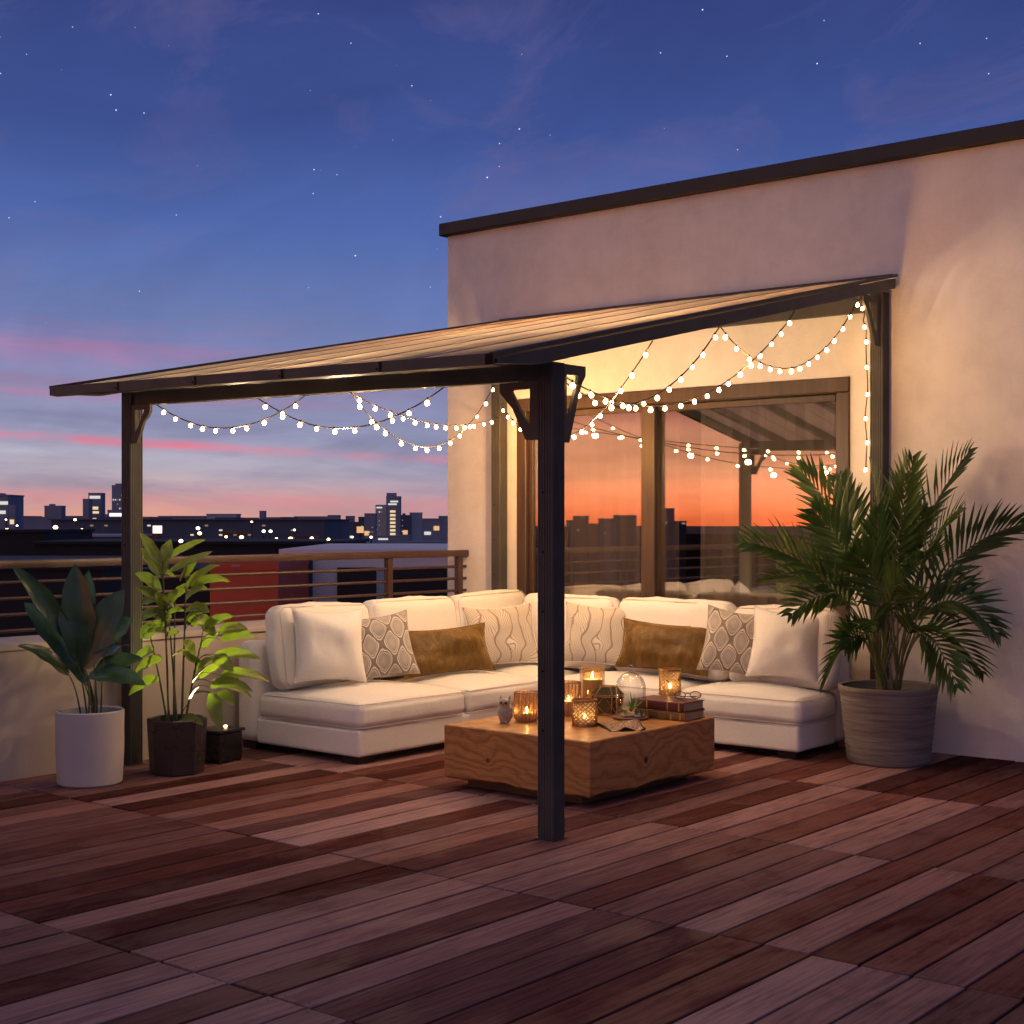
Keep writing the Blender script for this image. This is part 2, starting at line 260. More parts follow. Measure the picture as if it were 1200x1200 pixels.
# ---------------------------------------------------------------- mesh builder
ORG = {}
class MB:
    def __init__(s): s.bm = bmesh.new(); s.uv = s.bm.loops.layers.uv.new('UVMap')
    def face(s, vs, mi=0):
        try: f = s.bm.faces.new(vs); f.material_index = mi; return f
        except ValueError: return None
    def box(s, x0, x1, y0, y1, z0, z1, bev=0., seg=1, mi=0, m=None):
        mx = Matrix.Translation(((x0 + x1) / 2, (y0 + y1) / 2, (z0 + z1) / 2)) @ Matrix.Diagonal((abs(x1 - x0), abs(y1 - y0), abs(z1 - z0), 1))
        r = bmesh.ops.create_cube(s.bm, size=1, matrix=(m @ mx) if m else mx); vs = r['verts']
        fs = set(f for v in vs for f in v.link_faces)
        for f in fs: f.material_index = mi
        if bev:
            es = list(set(e for v in vs for e in v.link_edges))
            bmesh.ops.bevel(s.bm, geom=es, offset=bev, segments=seg, affect='EDGES', profile=.5, material=mi)
        return s
    def prism(s, prof, p0, p1, ax, ay, mi=0):
        """extrude the 2-D outline prof (in directions ax, ay) from p0 to p1"""
        a = [s.bm.verts.new(p0 + ax * u + ay * v) for u, v in prof]; b = [s.bm.verts.new(p1 + ax * u + ay * v) for u, v in prof]
        k = len(prof)
        for i in range(k): s.face((a[i], a[(i + 1) % k], b[(i + 1) % k], b[i]), mi)
        s.face(a[::-1], mi); s.face(b, mi); return s
    def tube(s, pts, rad, n=6, mi=0, caps=True):
        pts = [Vector(p) for p in pts]; rings = []; up = None
        for i, p in enumerate(pts):
            t = (pts[min(i + 1, len(pts) - 1)] - pts[max(i - 1, 0)]).normalized()
            if up is None: up = t.orthogonal().normalized()
            up = (up - t * up.dot(t)); up = up.normalized() if up.length > 1e-6 else t.orthogonal().normalized()
            sd = t.cross(up); r = rad[i] if hasattr(rad, '__len__') else rad
            rings.append([s.bm.verts.new(p + (up * math.cos(2 * PI * k / n) + sd * math.sin(2 * PI * k / n)) * r) for k in range(n)])
        for a, b in zip(rings, rings[1:]):
            for k in range(n): s.face((a[k], a[(k + 1) % n], b[(k + 1) % n], b[k]), mi)
        if caps: s.face(rings[0][::-1], mi); s.face(rings[-1], mi)
        return s
    def lathe(s, prof, c=(0, 0, 0), n=32, mi=0, rfun=None):
        c = Vector(c); rings = []
        for r, z in prof:
            if r < 1e-6: rings.append([s.bm.verts.new(c + Vector((0, 0, z)))])
            else:
                rings.append([s.bm.verts.new(c + Vector((math.cos(2 * PI * k / n) * r * (rfun(k) if rfun else 1), math.sin(2 * PI * k / n) * r * (rfun(k) if rfun else 1), z))) for k in range(n)])
        for a, b in zip(rings, rings[1:]):
            for k in range(n):
                k2 = (k + 1) % n
                if len(a) == 1 and len(b) == 1: continue
                if len(a) == 1: s.face((a[0], b[k2], b[k]), mi)
                elif len(b) == 1: s.face((a[k], a[k2], b[0]), mi)
                else: s.face((a[k], a[k2], b[k2], b[k]), mi)
        return s
    def grid(s, fn, nu, nv, mi=0, flip=False):
        g = [[s.bm.verts.new(fn(i / nu, j / nv)) for j in range(nv + 1)] for i in range(nu + 1)]
        for i in range(nu):
            for j in range(nv):
                q = [(i, j), (i + 1, j), (i + 1, j + 1), (i, j + 1)]
                if flip: q = q[::-1]
                f = s.face([g[a][b] for a, b in q], mi)
                if f:
                    for lp, (a, b) in zip(f.loops, q): lp[s.uv].uv = (a / nu, b / nv)
        return s
    def ico(s, c, r, sub=2, scale=(1, 1, 1), jit=0., mi=0):
        mx = Matrix.Translation(c) @ Matrix.Diagonal((*scale, 1))
        vs = bmesh.ops.create_icosphere(s.bm, subdivisions=sub, radius=r, matrix=mx)['verts']
        for v in vs:
            if jit: v.co += (v.co - Vector(c)) * (noise.noise(v.co * (1.2 / r)) * jit)
        for f in set(f for v in vs for f in v.link_faces): f.material_index = mi
        return s
    def rbox(s, x0, x1, y0, y1, z0, z1, r, crown=0., n=10, m=None, wr=0., seed=0, bulge=0., mi=0):
        """soft upholstered block: rounded edges, a crown on top, slightly uneven cloth"""
        hx, hy, hz = (x1 - x0) / 2, (y1 - y0) / 2, (z1 - z0) / 2; c = Vector(((x0 + x1) / 2, (y0 + y1) / 2, (z0 + z1) / 2))
        def ts(h):
            a = [-h, -h + r * .12, -h + r * .35, -h + r * .7, -h + r]; k = n
            return a + [-h + r + (2 * h - 2 * r) * i / k for i in range(1, k)] + [-v for v in a[::-1]]
        tx, ty, tz = ts(hx), ts(hy), ts(hz)
        cache = {}
        def put(x, y, z):
            key = (round(x, 5), round(y, 5), round(z, 5))
            if key in cache: return cache[key]
            p = Vector((x, y, z)); q = Vector((max(-hx + r, min(hx - r, x)), max(-hy + r, min(hy - r, y)), max(-hz + r, min(hz - r, z))))
            d = p - q
            if d.length > 1e-9: p = q + d.normalized() * r
            u, v, w = x / hx, y / hy, z / hz
            k = max(0, (1 - u ** 4) * (1 - v ** 4))
            p.z += crown * max(0, w) ** .5 * (1 - u * u) ** .8 * (1 - v * v) ** .8 if w > 0 else 0
            p.x += bulge * u * (1 - v * v) * (1 - w * w); p.y += bulge * v * (1 - u * u) * (1 - w * w)
            if wr:
                o = Vector((seed * 7.3, seed * 3.1, 0)); nn = noise.noise((p + c + o) * 5.) * .6 + noise.noise((p + c + o) * 13.) * .4
                p += Vector((u, v, w)).normalized() * nn * wr
            vt = s.bm.verts.new((m @ (p + c)) if m else (p + c)); cache[key] = vt; return vt
        def side(A, B, fn, flip):
            for i in range(len(A) - 1):
                for j in range(len(B) - 1):
                    q = [fn(A[i], B[j]), fn(A[i + 1], B[j]), fn(A[i + 1], B[j + 1]), fn(A[i], B[j + 1])]
                    f = s.face(q[::-1] if flip else q, mi)
        side(tx, ty, lambda a, b: put(a, b, hz), False); side(tx, ty, lambda a, b: put(a, b, -hz), True)
        side(tx, tz, lambda a, b: put(a, -hy, b), False); side(tx, tz, lambda a, b: put(a, hy, b), True)
        side(ty, tz, lambda a, b: put(hx, a, b), False); side(ty, tz, lambda a, b: put(-hx, a, b), True)
        return s
    def pillow(s, w, h, t, m, seed=0, n=30, wr=.006):
        o = Vector((seed * 5.1, seed * 2.7, seed * 1.3))
        def pt(a, b, sg):
            u, v = a * 2 - 1, b * 2 - 1
            x = w / 2 * u * (1 - .10 * (1 - v * v) * abs(u)); y = h / 2 * v * (1 - .10 * (1 - u * u) * abs(v))
            k = max(0., (1 - abs(u) ** 2.6) * (1 - abs(v) ** 2.6))
            z = sg * t / 2 * k ** .62
            y -= h * .02 * (1 - u * u) * max(0, v)           # top edge sags a little
            q = Vector((x, y, 0)) * 9 + o
            fold = noise.noise(Vector((u * 1.5, v * 1.5, 0)) + o) * wr * 3 + noise.noise(q) * wr + abs(noise.noise(Vector((q.x * 1.8, q.y * .5, 3)))) * wr * 1.2 * (1 - abs(v))
            z += sg * fold * k ** .4
            return m @ Vector((x, y, z))
        s.grid(lambda a, b: pt(a, b, 1), n, n); s.grid(lambda a, b: pt(a, b, -1), n, n, flip=True)
        bmesh.ops.remove_doubles(s.bm, verts=s.bm.verts, dist=1e-5)
        return s
    def build(s, name, m, parent=None, origin=None, smooth=35, loc=None):
        me = bpy.data.meshes.new(name)
        og = Vector(origin) if origin is not None else (ORG[parent] if parent else Vector((0, 0, 0)))
        for v in s.bm.verts: v.co -= og
        bmesh.ops.recalc_face_normals(s.bm, faces=s.bm.faces) if smooth is not None and not getattr(s, 'keep', False) else None
        s.bm.to_mesh(me); s.bm.free()
        for mm in (m if isinstance(m, (list, tuple)) else [m]): me.materials.append(mm)
        if smooth is not None:
            me.shade_smooth(); me.set_sharp_from_angle(angle=math.radians(smooth))
        o = bpy.data.objects.new(name, me); C.objects.link(o)
        if parent: o.parent = parent
        else: o.location = og
        ORG[o] = og
        return o
def thing(name, loc, label, cat, group=None):
    o = bpy.data.objects.new(name, None); C.objects.link(o); o.location = loc; o.empty_display_size = .2
    ORG[o] = Vector(loc); return tag(o, label, cat, group)
def tag(o, label=None, cat=None, group=None, kind=None):
    for k, v in (('label', label), ('category', cat), ('group', group), ('kind', kind)):
        if v: o[k] = v
    return o
VX, VY, VZ = Vector((1, 0, 0)), Vector((0, 1, 0)), Vector((0, 0, 1))

# ================================================================ SETTING: deck, house, low wall
WALL_Y, LOW_X = 9.6, -8.1
d = MB(); bw = .1985
ys = [-3.10, -1.515, .07, 1.655, 3.235, 4.82, 6.405, 7.99, WALL_Y]
for a, b in zip(ys, ys[1:]):
    sh = random.uniform(-.012, .012)
    i = 0; x = LOW_X + .003 + sh
    while x < 4.2:
        e0, e1 = random.uniform(-.006, .006), random.uniform(-.006, .006)
        zt = random.uniform(-.0015, .0015)
        d.box(max(x, LOW_X + .002), x + bw - .012, a + .005 + e0, b - .005 + e1 if b < WALL_Y else b - .004, -.028, zt, .003, 1)
        if -1 < b and x < 0:
            for yy in (a + .035, b - .035):
                for xx in (x + .035, x + bw - .045):
                    k_ = [d.bm.verts.new((xx + .0042 * math.cos(q_ * PI / 3), yy + .0042 * math.sin(q_ * PI / 3), zt + .0006)) for q_ in range(6)]; d.face(k_, 1)
        x += bw
d.box(LOW_X, 4.3, ys[0], WALL_Y - .002, -.09, -.034, mi=1)
tag(d.build('deck', [M['deck'], M['under']], smooth=None), kind='structure')

DX0, DX1, DZ = -7.87, -4.76, 2.655
HX0, HX1, HZT = -8.68, 5.0, 4.16
house = thing('house', (HX0, WALL_Y, 0), 'pale stucco house wall with dark roof coping behind the pergola', 'house')
w = MB(); v = lambda x, y, z: w.bm.verts.new((x, y, z))
xs, zs = [HX0, DX0, DX1, HX1], [-6., .02, DZ, HZT]
gv = [[v(x, WALL_Y, z) for z in zs] for x in xs]
for i in range(3):
    for j in range(3):
        if (i, j) != (1, 1): w.face((gv[i][j], gv[i + 1][j], gv[i + 1][j + 1], gv[i][j + 1]))
TH = .26
bk = [[v(x, WALL_Y + TH, z) for z in zs[1:3]] for x in xs[1:3]]
ring = [gv[1][1], gv[2][1], gv[2][2], gv[1][2]]; ringb = [bk[0][0], bk[1][0], bk[1][1], bk[0][1]]
for k in range(4): w.face((ring[k], ringb[k], ringb[(k + 1) % 4], ring[(k + 1) % 4]))
# flank, far side, back, roof deck
fl = [[v(x, y, z) for z in (-6., HZT)] for x, y in ((HX0, WALL_Y + 6.5), (HX1, WALL_Y + 6.5))]
w.face((gv[0][0], gv[0][1], gv[0][2], gv[0][3], fl[0][1], fl[0][0])); w.face((gv[3][0], fl[1][0], fl[1][1], gv[3][3], gv[3][2], gv[3][1]))
w.face((fl[0][0], fl[0][1], fl[1][1], fl[1][0])); w.face((gv[0][3], gv[1][3], gv[2][3], gv[3][3], fl[1][1], fl[0][1]))
w.keep = True
w.build('wall', M['stucco'], house, smooth=None)
c = MB()
c.box(HX0 - .06, HX1, WALL_Y - .06, WALL_Y + .3, HZT + .003, HZT + .115, .008, 1)
c.box(HX0 - .06, HX0 + .3, WALL_Y + .302, WALL_Y + 6.5, HZT + .003, HZT + .115, .008, 1)
c.build('coping', M['cap'], house)
r = MB()
RX0, RX1, RY0, RY1, RZ = DX0 - .5, DX1 + .5, WALL_Y + TH + .01, WALL_Y + 4.2, 2.8
def quad(mb, pts, mi=0): mb.face([mb.bm.verts.new(p) for p in pts], mi)
quad(r, [(RX0, RY0, 0.03), (RX1, RY0, 0.03), (RX1, RY1, 0.03), (RX0, RY1, 0.03)], 1)
quad(r, [(RX0, RY0, RZ), (RX0, RY1, RZ), (RX1, RY1, RZ), (RX1, RY0, RZ)])
quad(r, [(RX0, RY0, .03), (RX0, RY1, .03), (RX0, RY1, RZ), (RX0, RY0, RZ)]); quad(r, [(RX1, RY0, .03), (RX1, RY0, RZ), (RX1, RY1, RZ), (RX1, RY1, .03)])
quad(r, [(RX0, RY1, .03), (RX1, RY1, .03), (RX1, RY1, RZ), (RX0, RY1, RZ)]); r.keep = True
r.build('room', [M['room'], M['roomfloor']], house, smooth=None)
fr = MB(); FY0, FY1 = WALL_Y - .02, WALL_Y + .14
fr.box(DX0 + .002, DX0 + .105, FY0, FY1, .022, DZ - .112, .006); fr.box(DX1 - .105, DX1 - .002, FY0, FY1, .022, DZ - .112, .006)
fr.box(DX0 + .002, DX1 - .002, FY0 - .004, FY1, DZ - .11, DZ - .002, .006); fr.box(DX0 + .107, DX1 - .107, FY0 + .02, FY1, .022, .07, .005)
door = fr.build('glass_door', M['door'], house)
def sash(x0, x1, y, w0, w1):
    q = MB(); z0, z1 = .075, DZ - .115
    q.box(x0, x0 + w0, y, y + .05, z0, z1, .004); q.box(x1 - w1, x1, y, y + .05, z0, z1, .004)
    q.box(x0 + w0 + .001, x1 - w1 - .001, y + .003, y + .047, z0, z0 + .1, .004); q.box(x0 + w0 + .001, x1 - w1 - .001, y + .003, y + .047, z1 - .05, z1, .004)
    q.build('sash', M['door'], door)
    g = MB(); g.box(x0 + w0 - .006, x1 - w1 + .006, y + .02, y + .03, z0 + .09, z1 - .04); g.build('pane', M['glass'], door, smooth=None)
sash(DX0 + .108, -6.475, WALL_Y + .025, .04, .13); sash(-6.66, DX1 - .108, WALL_Y + .082, .13, .05)
def curtain(x0, x1, label, seed):
    cm = MB(); n = 90
    def fn(a, b):
        x = x0 + (x1 - x0) * a; ph = a * (x1 - x0) * 34 + seed
        return Vector((x, WALL_Y + .42 + .035 * math.sin(ph + .6 * math.sin(3 * b + seed)) * (.6 + .4 * b) + .012 * math.sin(ph * 2.3), .06 + (2.62 - .06) * b))
    cm.grid(fn, n, 8); tag(cm.build('curtain', M['curtain'], origin=((x0 + x1) / 2, WALL_Y + .42, .06)), label, 'curtain')
curtain(-7.86, -6.5, 'sheer grey curtain behind the narrow left door pane', 0.)
curtain(-6.3, -4.78, 'sheer grey curtain at the palm end of the glass door', 2.)

lw = MB(); lw.box(-8.58, LOW_X, -3.1, WALL_Y - .004, -6., .80, .006); lw.box(-8.61, LOW_X + .02, -3.1, WALL_Y - .003, .803, .845, .006)
tag(lw.build('parapet_wall', M['lowwall'], origin=(-8.35, 3.2, 0)), 'low plastered parapet wall along the deck under the bronze railing', 'wall')
rl = thing('railing', (-8.46, 4, .845), 'bronze metal railing with thin horizontal bars on the low wall', 'railing')
RXc = -8.46
t = MB(); t.box(RXc - .04, RXc + .04, -3.0, WALL_Y - .006, 1.30, 1.355, .008, 2); t.build('top_rail', M['rail'], rl)
for k in range(4):
    z = .90 + .105 * k - .005
    t = MB(); t.tube([(RXc, -3.0, z), (RXc, WALL_Y - .006, z)], .012, 8); t.build('bar', M['rail'], rl)
for y in (-2.6, -.6, 1.3, 3.2, 4.83, 8.62, 9.5):
    t = MB(); t.box(RXc - .028, RXc + .028, y - .028, y + .028, .846, 1.302, .004); t.box(RXc - .05, RXc + .05, y - .05, y + .05, .846, .856, .002)
    t.build('post', M['rail'], rl)

# ================================================================ PERGOLA
PXL, PXR, PYF, PYB = -8.01, -4.495, 5.75, 9.52                  # post centres
perg = thing('pergola', ((PXL + PXR) / 2, 7.6, 0), 'charcoal lean-to pergola with tan translucent roof over the sofa', 'pergola')
RXL, RXR, RYF, RYB = -8.07, -4.385, 5.20, 9.58
def roof_z(x, y):
    u = (x - RXL) / (RXR - RXL); zf = 2.445 + (2.385 - 2.445) * u
    return zf + (3.335 - zf) * (y - RYF) / (RYB - RYF)
def flute(hw, k=5, g=.004):
    pts = []
    for s in range(4):
        a = s * PI / 2; ca, sa = math.cos(a), math.sin(a)
        row = [(-hw + .006, -hw)]
        for i in range(k):
            c0 = -hw + 2 * hw * (i + 1) / (k + 1); row += [(c0 - .005, -hw), (c0 - .003, -hw + g), (c0 + .003, -hw + g), (c0 + .005, -hw)]
        row += [(hw - .006, -hw)]
        pts += [(x * ca - y * sa, x * sa + y * ca) for x, y in row]
    return pts
for (x, y) in ((PXL, PYF), (PXR, PYF), (PXL, PYB), (PXR, PYB)):
    zt = roof_z(x, y) - .10
    p = MB(); p.prism(flute(.051), Vector((x, y, .008)), Vector((x, y, zt)), VX, VY)
    p.box(x - .058, x + .058, y - .058, y + .058, .002, .007)
    po = p.build('post', M['metal'], perg, smooth=20)
    for z in (.55, .85, 1.15, 1.45, 1.75):
        bl = MB()
        bl.lathe([(0, 0), (.006, 0), (.006, .004), (0, .004)], (0, 0, 0), 10)
        fresh = list(bl.bm.verts)[-22:]
        for q in fresh: q.co = Vector((x - .012 + q.co.x, y - .0505 - q.co.z, z + q.co.y))
        bl.build('bolt', M['bolt'], po)
def beam(name, p0, p1, wd, hh, mi='metal', bev=.004):
    p0, p1 = Vector(p0), Vector(p1); ax = (p1 - p0).normalized(); side = ax.cross(VZ).normalized(); up = side.cross(ax).normalized()
    q = MB(); e = bev
    q.prism([(-wd / 2 + e, -hh / 2), (wd / 2 - e, -hh / 2), (wd / 2, -hh / 2 + e), (wd / 2, hh / 2 - e), (wd / 2 - e, hh / 2), (-wd / 2 + e, hh / 2), (-wd / 2, hh / 2 - e), (-wd / 2, -hh / 2 + e)], p0, p1, side, up)
    return q.build(name, M[mi], perg)
BZ = lambda x: roof_z(x, PYF) - .135
beam('front_beam', (RXL + .03, PYF, BZ(RXL)), (PXR - .053, PYF, BZ(PXR)), .06, .105)
beam('wall_beam', (PXL + .053, PYB + .01, 3.335 - .19), (PXR - .053, PYB + .01, 3.335 - .19), .05, .10)
# gutter fascia along the low edge, with joints
nf = 5
for i in range(nf):
    xa, xb = RXL + (RXR - RXL) * i / nf, RXL + (RXR - RXL) * (i + 1) / nf
    q = MB(); za, zb = roof_z(xa, RYF), roof_z(xb, RYF)
    prof = [(0, .0), (0, -.055), (.055, -.06), (.058, -.054), (.006, -.05), (.006, -.0)]
    q.prism(prof, Vector((xa + .002, RYF - .03, za + .012)), Vector((xb - .002, RYF - .03, zb + .012)), VY, VZ)
    fo = q.build('gutter', M['metal'], perg)
    q = MB(); q.box(xb - .018, xb - .002, RYF - .034, RYF - .031, zb - .043, zb + .010) if i < nf - 1 else q.box(xb - .05, xb - .004, RYF - .034, RYF - .031, zb - .043, zb + .010)
    q.box(xb - .035, xb - .025, RYF - .037, RYF - .0345, zb - .03, zb - .02)
    q.build('joint_cover', M['bolt'], fo)
# rafters: rake beams on both sides and five between, ends cut below the roof
def rafter(x, dep, wd, ys_=RYF, name='rafter'):
    q = MB(); y1 = RYB - .03
    a = Vector((x - wd / 2, ys_, 0)); prof = []
    zf, zb = roof_z(x, ys_), roof_z(x, y1)
    prof = [(ys_, zf - .035), (ys_ + .33, roof_z(x, ys_ + .33) - dep), (y1, zb - dep), (y1, zb - .012), (ys_, zf - .012)]
    q.prism(prof, Vector((x - wd / 2, 0, 0)), Vector((x + wd / 2, 0, 0)), VY, VZ); return q.build(name, M['metal'], perg)
for i in range(6): rafter(RXL + .42 + (RXR - RXL - .72) * i / 5, .082, .045)
rafter(RXL + .03, .09, .05, name='rake_beam'); rafter(RXR - .03, .082, .055, name='rake_beam')
# rake trims sit on top of the panels
for x in (RXL + .012, RXR - .012):
    beam('rake_trim', (x, RYF - .03, roof_z(x, RYF - .03) + .012), (x, RYB, roof_z(x, RYB) + .008), .03, .022)
beam('ridge_trim', (RXL + .03, RYB - .012, 3.335 + .012), (RXR - .03, RYB - .012, 3.335 + .008), .03, .022)
npan = 6
for i in range(npan):
    xa, xb = RXL + .028 + (RXR - RXL - .056) * i / npan, RXL + .028 + (RXR - RXL - .056) * (i + 1) / npan
    q = MB(); g = .004
    for (dz0, dz1) in ((-.004, .006),):
        V = [[[q.bm.verts.new((x, y, roof_z(x, y) + z)) for z in (dz0, dz1)] for y in (RYF, RYB - .03)] for x in (xa + g, xb - g)]
        q.face((V[0][0][1], V[1][0][1], V[1][1][1], V[0][1][1])); q.face((V[0][0][0], V[0][1][0], V[1][1][0], V[1][0][0]), 1)
        for A, B in (((0, 0), (1, 0)), ((1, 0), (1, 1)), ((1, 1), (0, 1)), ((0, 1), (0, 0))):
            q.face((V[A[0]][A[1]][0], V[B[0]][B[1]][0], V[B[0]][B[1]][1], V[A[0]][A[1]][1]), 1)
    q.build('roof_panel', [M['poly'], M['polyskin']], perg, smooth=None)
    if i < npan - 1:
        q = MB(); x = xb
        q.prism([(-.012, .0), (-.010, .0035), (.010, .0035), (.012, .0)], Vector((x, RYF - .002, roof_z(x, RYF) + .0075)), Vector((x, RYB - .03, roof_z(x, RYB - .03) + .0075)), VX, VZ)
        q.build('seam', M['alu'], perg)
def bracket(corner, ax, nrm, w, h, t=.02):
    """flat knee brace: plate with a triangular opening, in the plane ax / -Z"""
    out = [(0, 0), (w * .5, 0), (w, 0), (w, -.05), (w * .86, -.085), (w * .66, -h * .45), (w * .44, -h * .80), (w * .30, -h), (.03, -h), (0, -h), (0, -h * .5)]
    inn = [(w * .20, -h * .13), (w * .45, -h * .13), (w * .66, -h * .13), (w * .69, -h * .15), (w * .66, -h * .20), (w * .50, -h * .42), (w * .34, -h * .62), (w * .25, -h * .70), (w * .22, -h * .71), (w * .20, -h * .69), (w * .20, -h * .4)]
    q = MB(); n = len(out); lay = []
    for k in (-t / 2, t / 2):
        lay.append([[q.bm.verts.new(corner + ax * u + VZ * v_ + nrm * k) for u, v_ in L] for L in (out, inn)])
    for i in range(n):
        j = (i + 1) % n
        q.face((lay[0][0][i], lay[0][0][j], lay[0][1][j], lay[0][1][i])); q.face((lay[1][0][j], lay[1][0][i], lay[1][1][i], lay[1][1][j]))
        q.face((lay[0][0][j], lay[0][0][i], lay[1][0][i], lay[1][0][j])); q.face((lay[0][1][i], lay[0][1][j], lay[1][1][j], lay[1][1][i]))
    q.build('knee_brace', M['metal'], perg, smooth=20)
zb_ = BZ(PXR) - .0535
bracket(Vector((PXR - .0525, PYF - .035, zb_)), -VX, VY, .25, .30); bracket(Vector((PXL + .0525, PYF - .035, BZ(PXL) - .0535)), VX, VY, .20, .25)
bracket(Vector((PXR + .02, PYF + .0525, roof_z(PXR, PYF) - .10)), VY, VX, .20, .40)
bracket(Vector((PXR + .02, PYB - .0525, roof_z(PXR, PYB) - .145)), -VY, VX, .26, .34); bracket(Vector((PXL, PYB - .0525, roof_z(PXL, PYB) - .145)), -VY, VX, .26, .34)

# ================================================================ STRING LIGHTS
bulb_me = None; sock_me = None; bulb_hi = None
def bulb_meshes():
    global bulb_me, sock_me, bulb_hi
    q = MB(); q.lathe([(0, -.053), (.009, -.051), (.0165, -.043), (.0185, -.034), (.0165, -.024), (.0095, -.014), (.008, -.011), (0, -.011)], n=10); o = q.build('bulb', M['bulb']); bulb_me = o.data; bulb_hi = bulb_me.copy(); bulb_hi.materials[0] = M['bulbhi']; bpy.data.objects.remove(o)
    q = MB(); q.lathe([(0, -.0105), (.0095, -.0105), (.0095, .006), (.005, .012), (0, .012)], n=8); o = q.build('socket', M['socket']); sock_me = o.data; bpy.data.objects.remove(o)
bulb_meshes()
def strand(spans, label, sp=.15, phase=.5, lamps=(), hi=False):
    p0 = Vector(spans[0][0]); root = thing('string_light', p0, label, 'string light', 'strands of warm bulbs under the pergola'); nb = []
    pts = []
    for a, b, sag in spans:
        a, b = Vector(a), Vector(b); n = 36
        for i in range(n + (1 if (a, b, sag) == spans[-1] else 0)):
            u = i / n; q = a.lerp(b, u); q.z -= sag * 4 * u * (1 - u)
            q.x += .012 * noise.noise(Vector((u * 5, a.x, b.y))); q.y += .012 * noise.noise(Vector((u * 5, b.x, a.y, ))); pts.append(q)
    pts.append(Vector(spans[-1][1]))
    wm = MB(); wm.tube(pts, .0042, 5); wm.build('wire', M['wire'], root)
    acc = sp * phase
    for a, b in zip(pts, pts[1:]):
        L = (b - a).length
        while acc < L:
            p = a.lerp(b, acc / L)
            o = bpy.data.objects.new('bulb', bulb_hi if hi else bulb_me); C.objects.link(o); o.parent = root; o.location = p - p0
            o.rotation_euler = (random.uniform(-.25, .25), random.uniform(-.25, .25), random.uniform(0, 6.28))
            o.scale = (random.uniform(.60, .72),) * 3; s = bpy.data.objects.new('socket', sock_me); C.objects.link(s); s.parent = o
            acc += sp * random.uniform(.82, 1.18); nb.append(p.copy())
        acc -= L
    for f, e_, col in lamps:                     # the light those bulbs give
        L_ = bpy.data.lights.new('bulb_light', 'POINT'); L_.energy = e_ * (3.3 if col is GOLD else 2.15); L_.color = col; L_.shadow_soft_size = .02
        lo = bpy.data.objects.new('bulb_light', L_); C.objects.link(lo); lo.parent = root; lo.location = nb[min(len(nb) - 1, int(f * len(nb)))] - p0 + Vector((.03, 0, -.075))
    return nb
WARM, GOLD = (1., .69, .41), (1., .43, .10)
RKX = RXR - .085                                               # hooks on the inner side of the rake beam
rk = lambda y: (RKX, y, roof_z(RKX, y) - .095)
fb = lambda x: (x, PYF + .05, BZ(x) - .05)
fx = lambda px: onY(px, 450, PYF + .05).x
strand([(fb(PXL + .2), fb(fx(357)), .17)], 'short strand of bulbs swagged along the front beam beside the left corner post', lamps=((.5, 3, WARM),))
strand([(fb(fx(303)), fb(fx(520)), .20)], 'strand of bulbs swagged under the middle of the front gutter', lamps=((.45, 9, WARM),))
strand([(fb(fx(413)), (PXL + .03, PYB - .06, 2.50), .12)], 'lower strand running back from the front beam to the rear left post', .30)
strand([(fb(fx(412)), (PXL + .04, PYB - .06, 2.86), .45)], 'deeper sagging strand from the front beam back to the rear left post', .32, lamps=((.4, 8, WARM), (.75, 6, GOLD)))
strand([((PXR - .03, PYF + .06, 2.36), rk(7.33), .29)], 'strand looping from near corner post up to second hook of the right roof edge', .14)
strand([((PXR + .03, PYF + .07, 2.34), rk(8.24), .34)], 'long low strand from near corner post to third hook of the right roof edge', .14, lamps=((.45, 1.6, GOLD), (.75, 1.6, GOLD)))
strand([(rk(7.33), rk(9.17), .36)], 'deep swag of bulbs hanging between two hooks before the golden wall', .14, lamps=((.15, 1.4, GOLD), (.38, 1.4, GOLD), (.6, 1.4, GOLD), (.82, 1.4, GOLD)))
strand([(rk(6.62), (PXL + .06, PYB - .05, 2.62), .42)], 'strand crossing the terrace from the right roof edge to the rear left post', .26, lamps=((.2, 8, WARM), (.33, 9, WARM), (.46, 15, WARM), (.58, 15, WARM), (.7, 9, GOLD), (.88, 6, GOLD)))
strand([(rk(9.17), (PXR - .065, PYB - .07, 2.95), .02), ((PXR - .065, PYB - .07, 2.95), (PXR - .07, PYB - .06, 1.95), 0)], 'strand hanging straight down the inner side of the rear right post', .17)
# ================================================================ SOFA
SX0, SX1, SX2, SXE = -8.03, -7.79, -6.79, -4.67
SY0, SYF, SYB, SYE = 6.63, 8.66, 9.18, 9.44
sofa = thing('sectional_sofa', (-6.8, 8.2, 0), 'cream linen L-shaped corner sofa with plump loose cushions', 'sofa')
def part(name, fn, m='linen', par=sofa, smooth=60):
    q = MB(); fn(q); return q.build(name, M[m], par, smooth=smooth)
part('base', lambda q: (q.rbox(SX1 - .02, SX2, SY0 + .01, SYE, .055, .235, .022, n=8, wr=.003)))
part('base', lambda q: (q.rbox(SX2 + .003, SXE, SYF, SYB + .02, .055, .235, .022, n=8, wr=.003)))
part('back_panel', lambda q: q.rbox(SX0, SX1 - .022, SY0, SYE, .055, .76, .07, n=10, wr=.004, crown=.0))
part('back_panel', lambda q: q.rbox(SX1 + .02, SXE + .01, SYB + .025, SYE, .055, .72, .06, n=10, wr=.004))
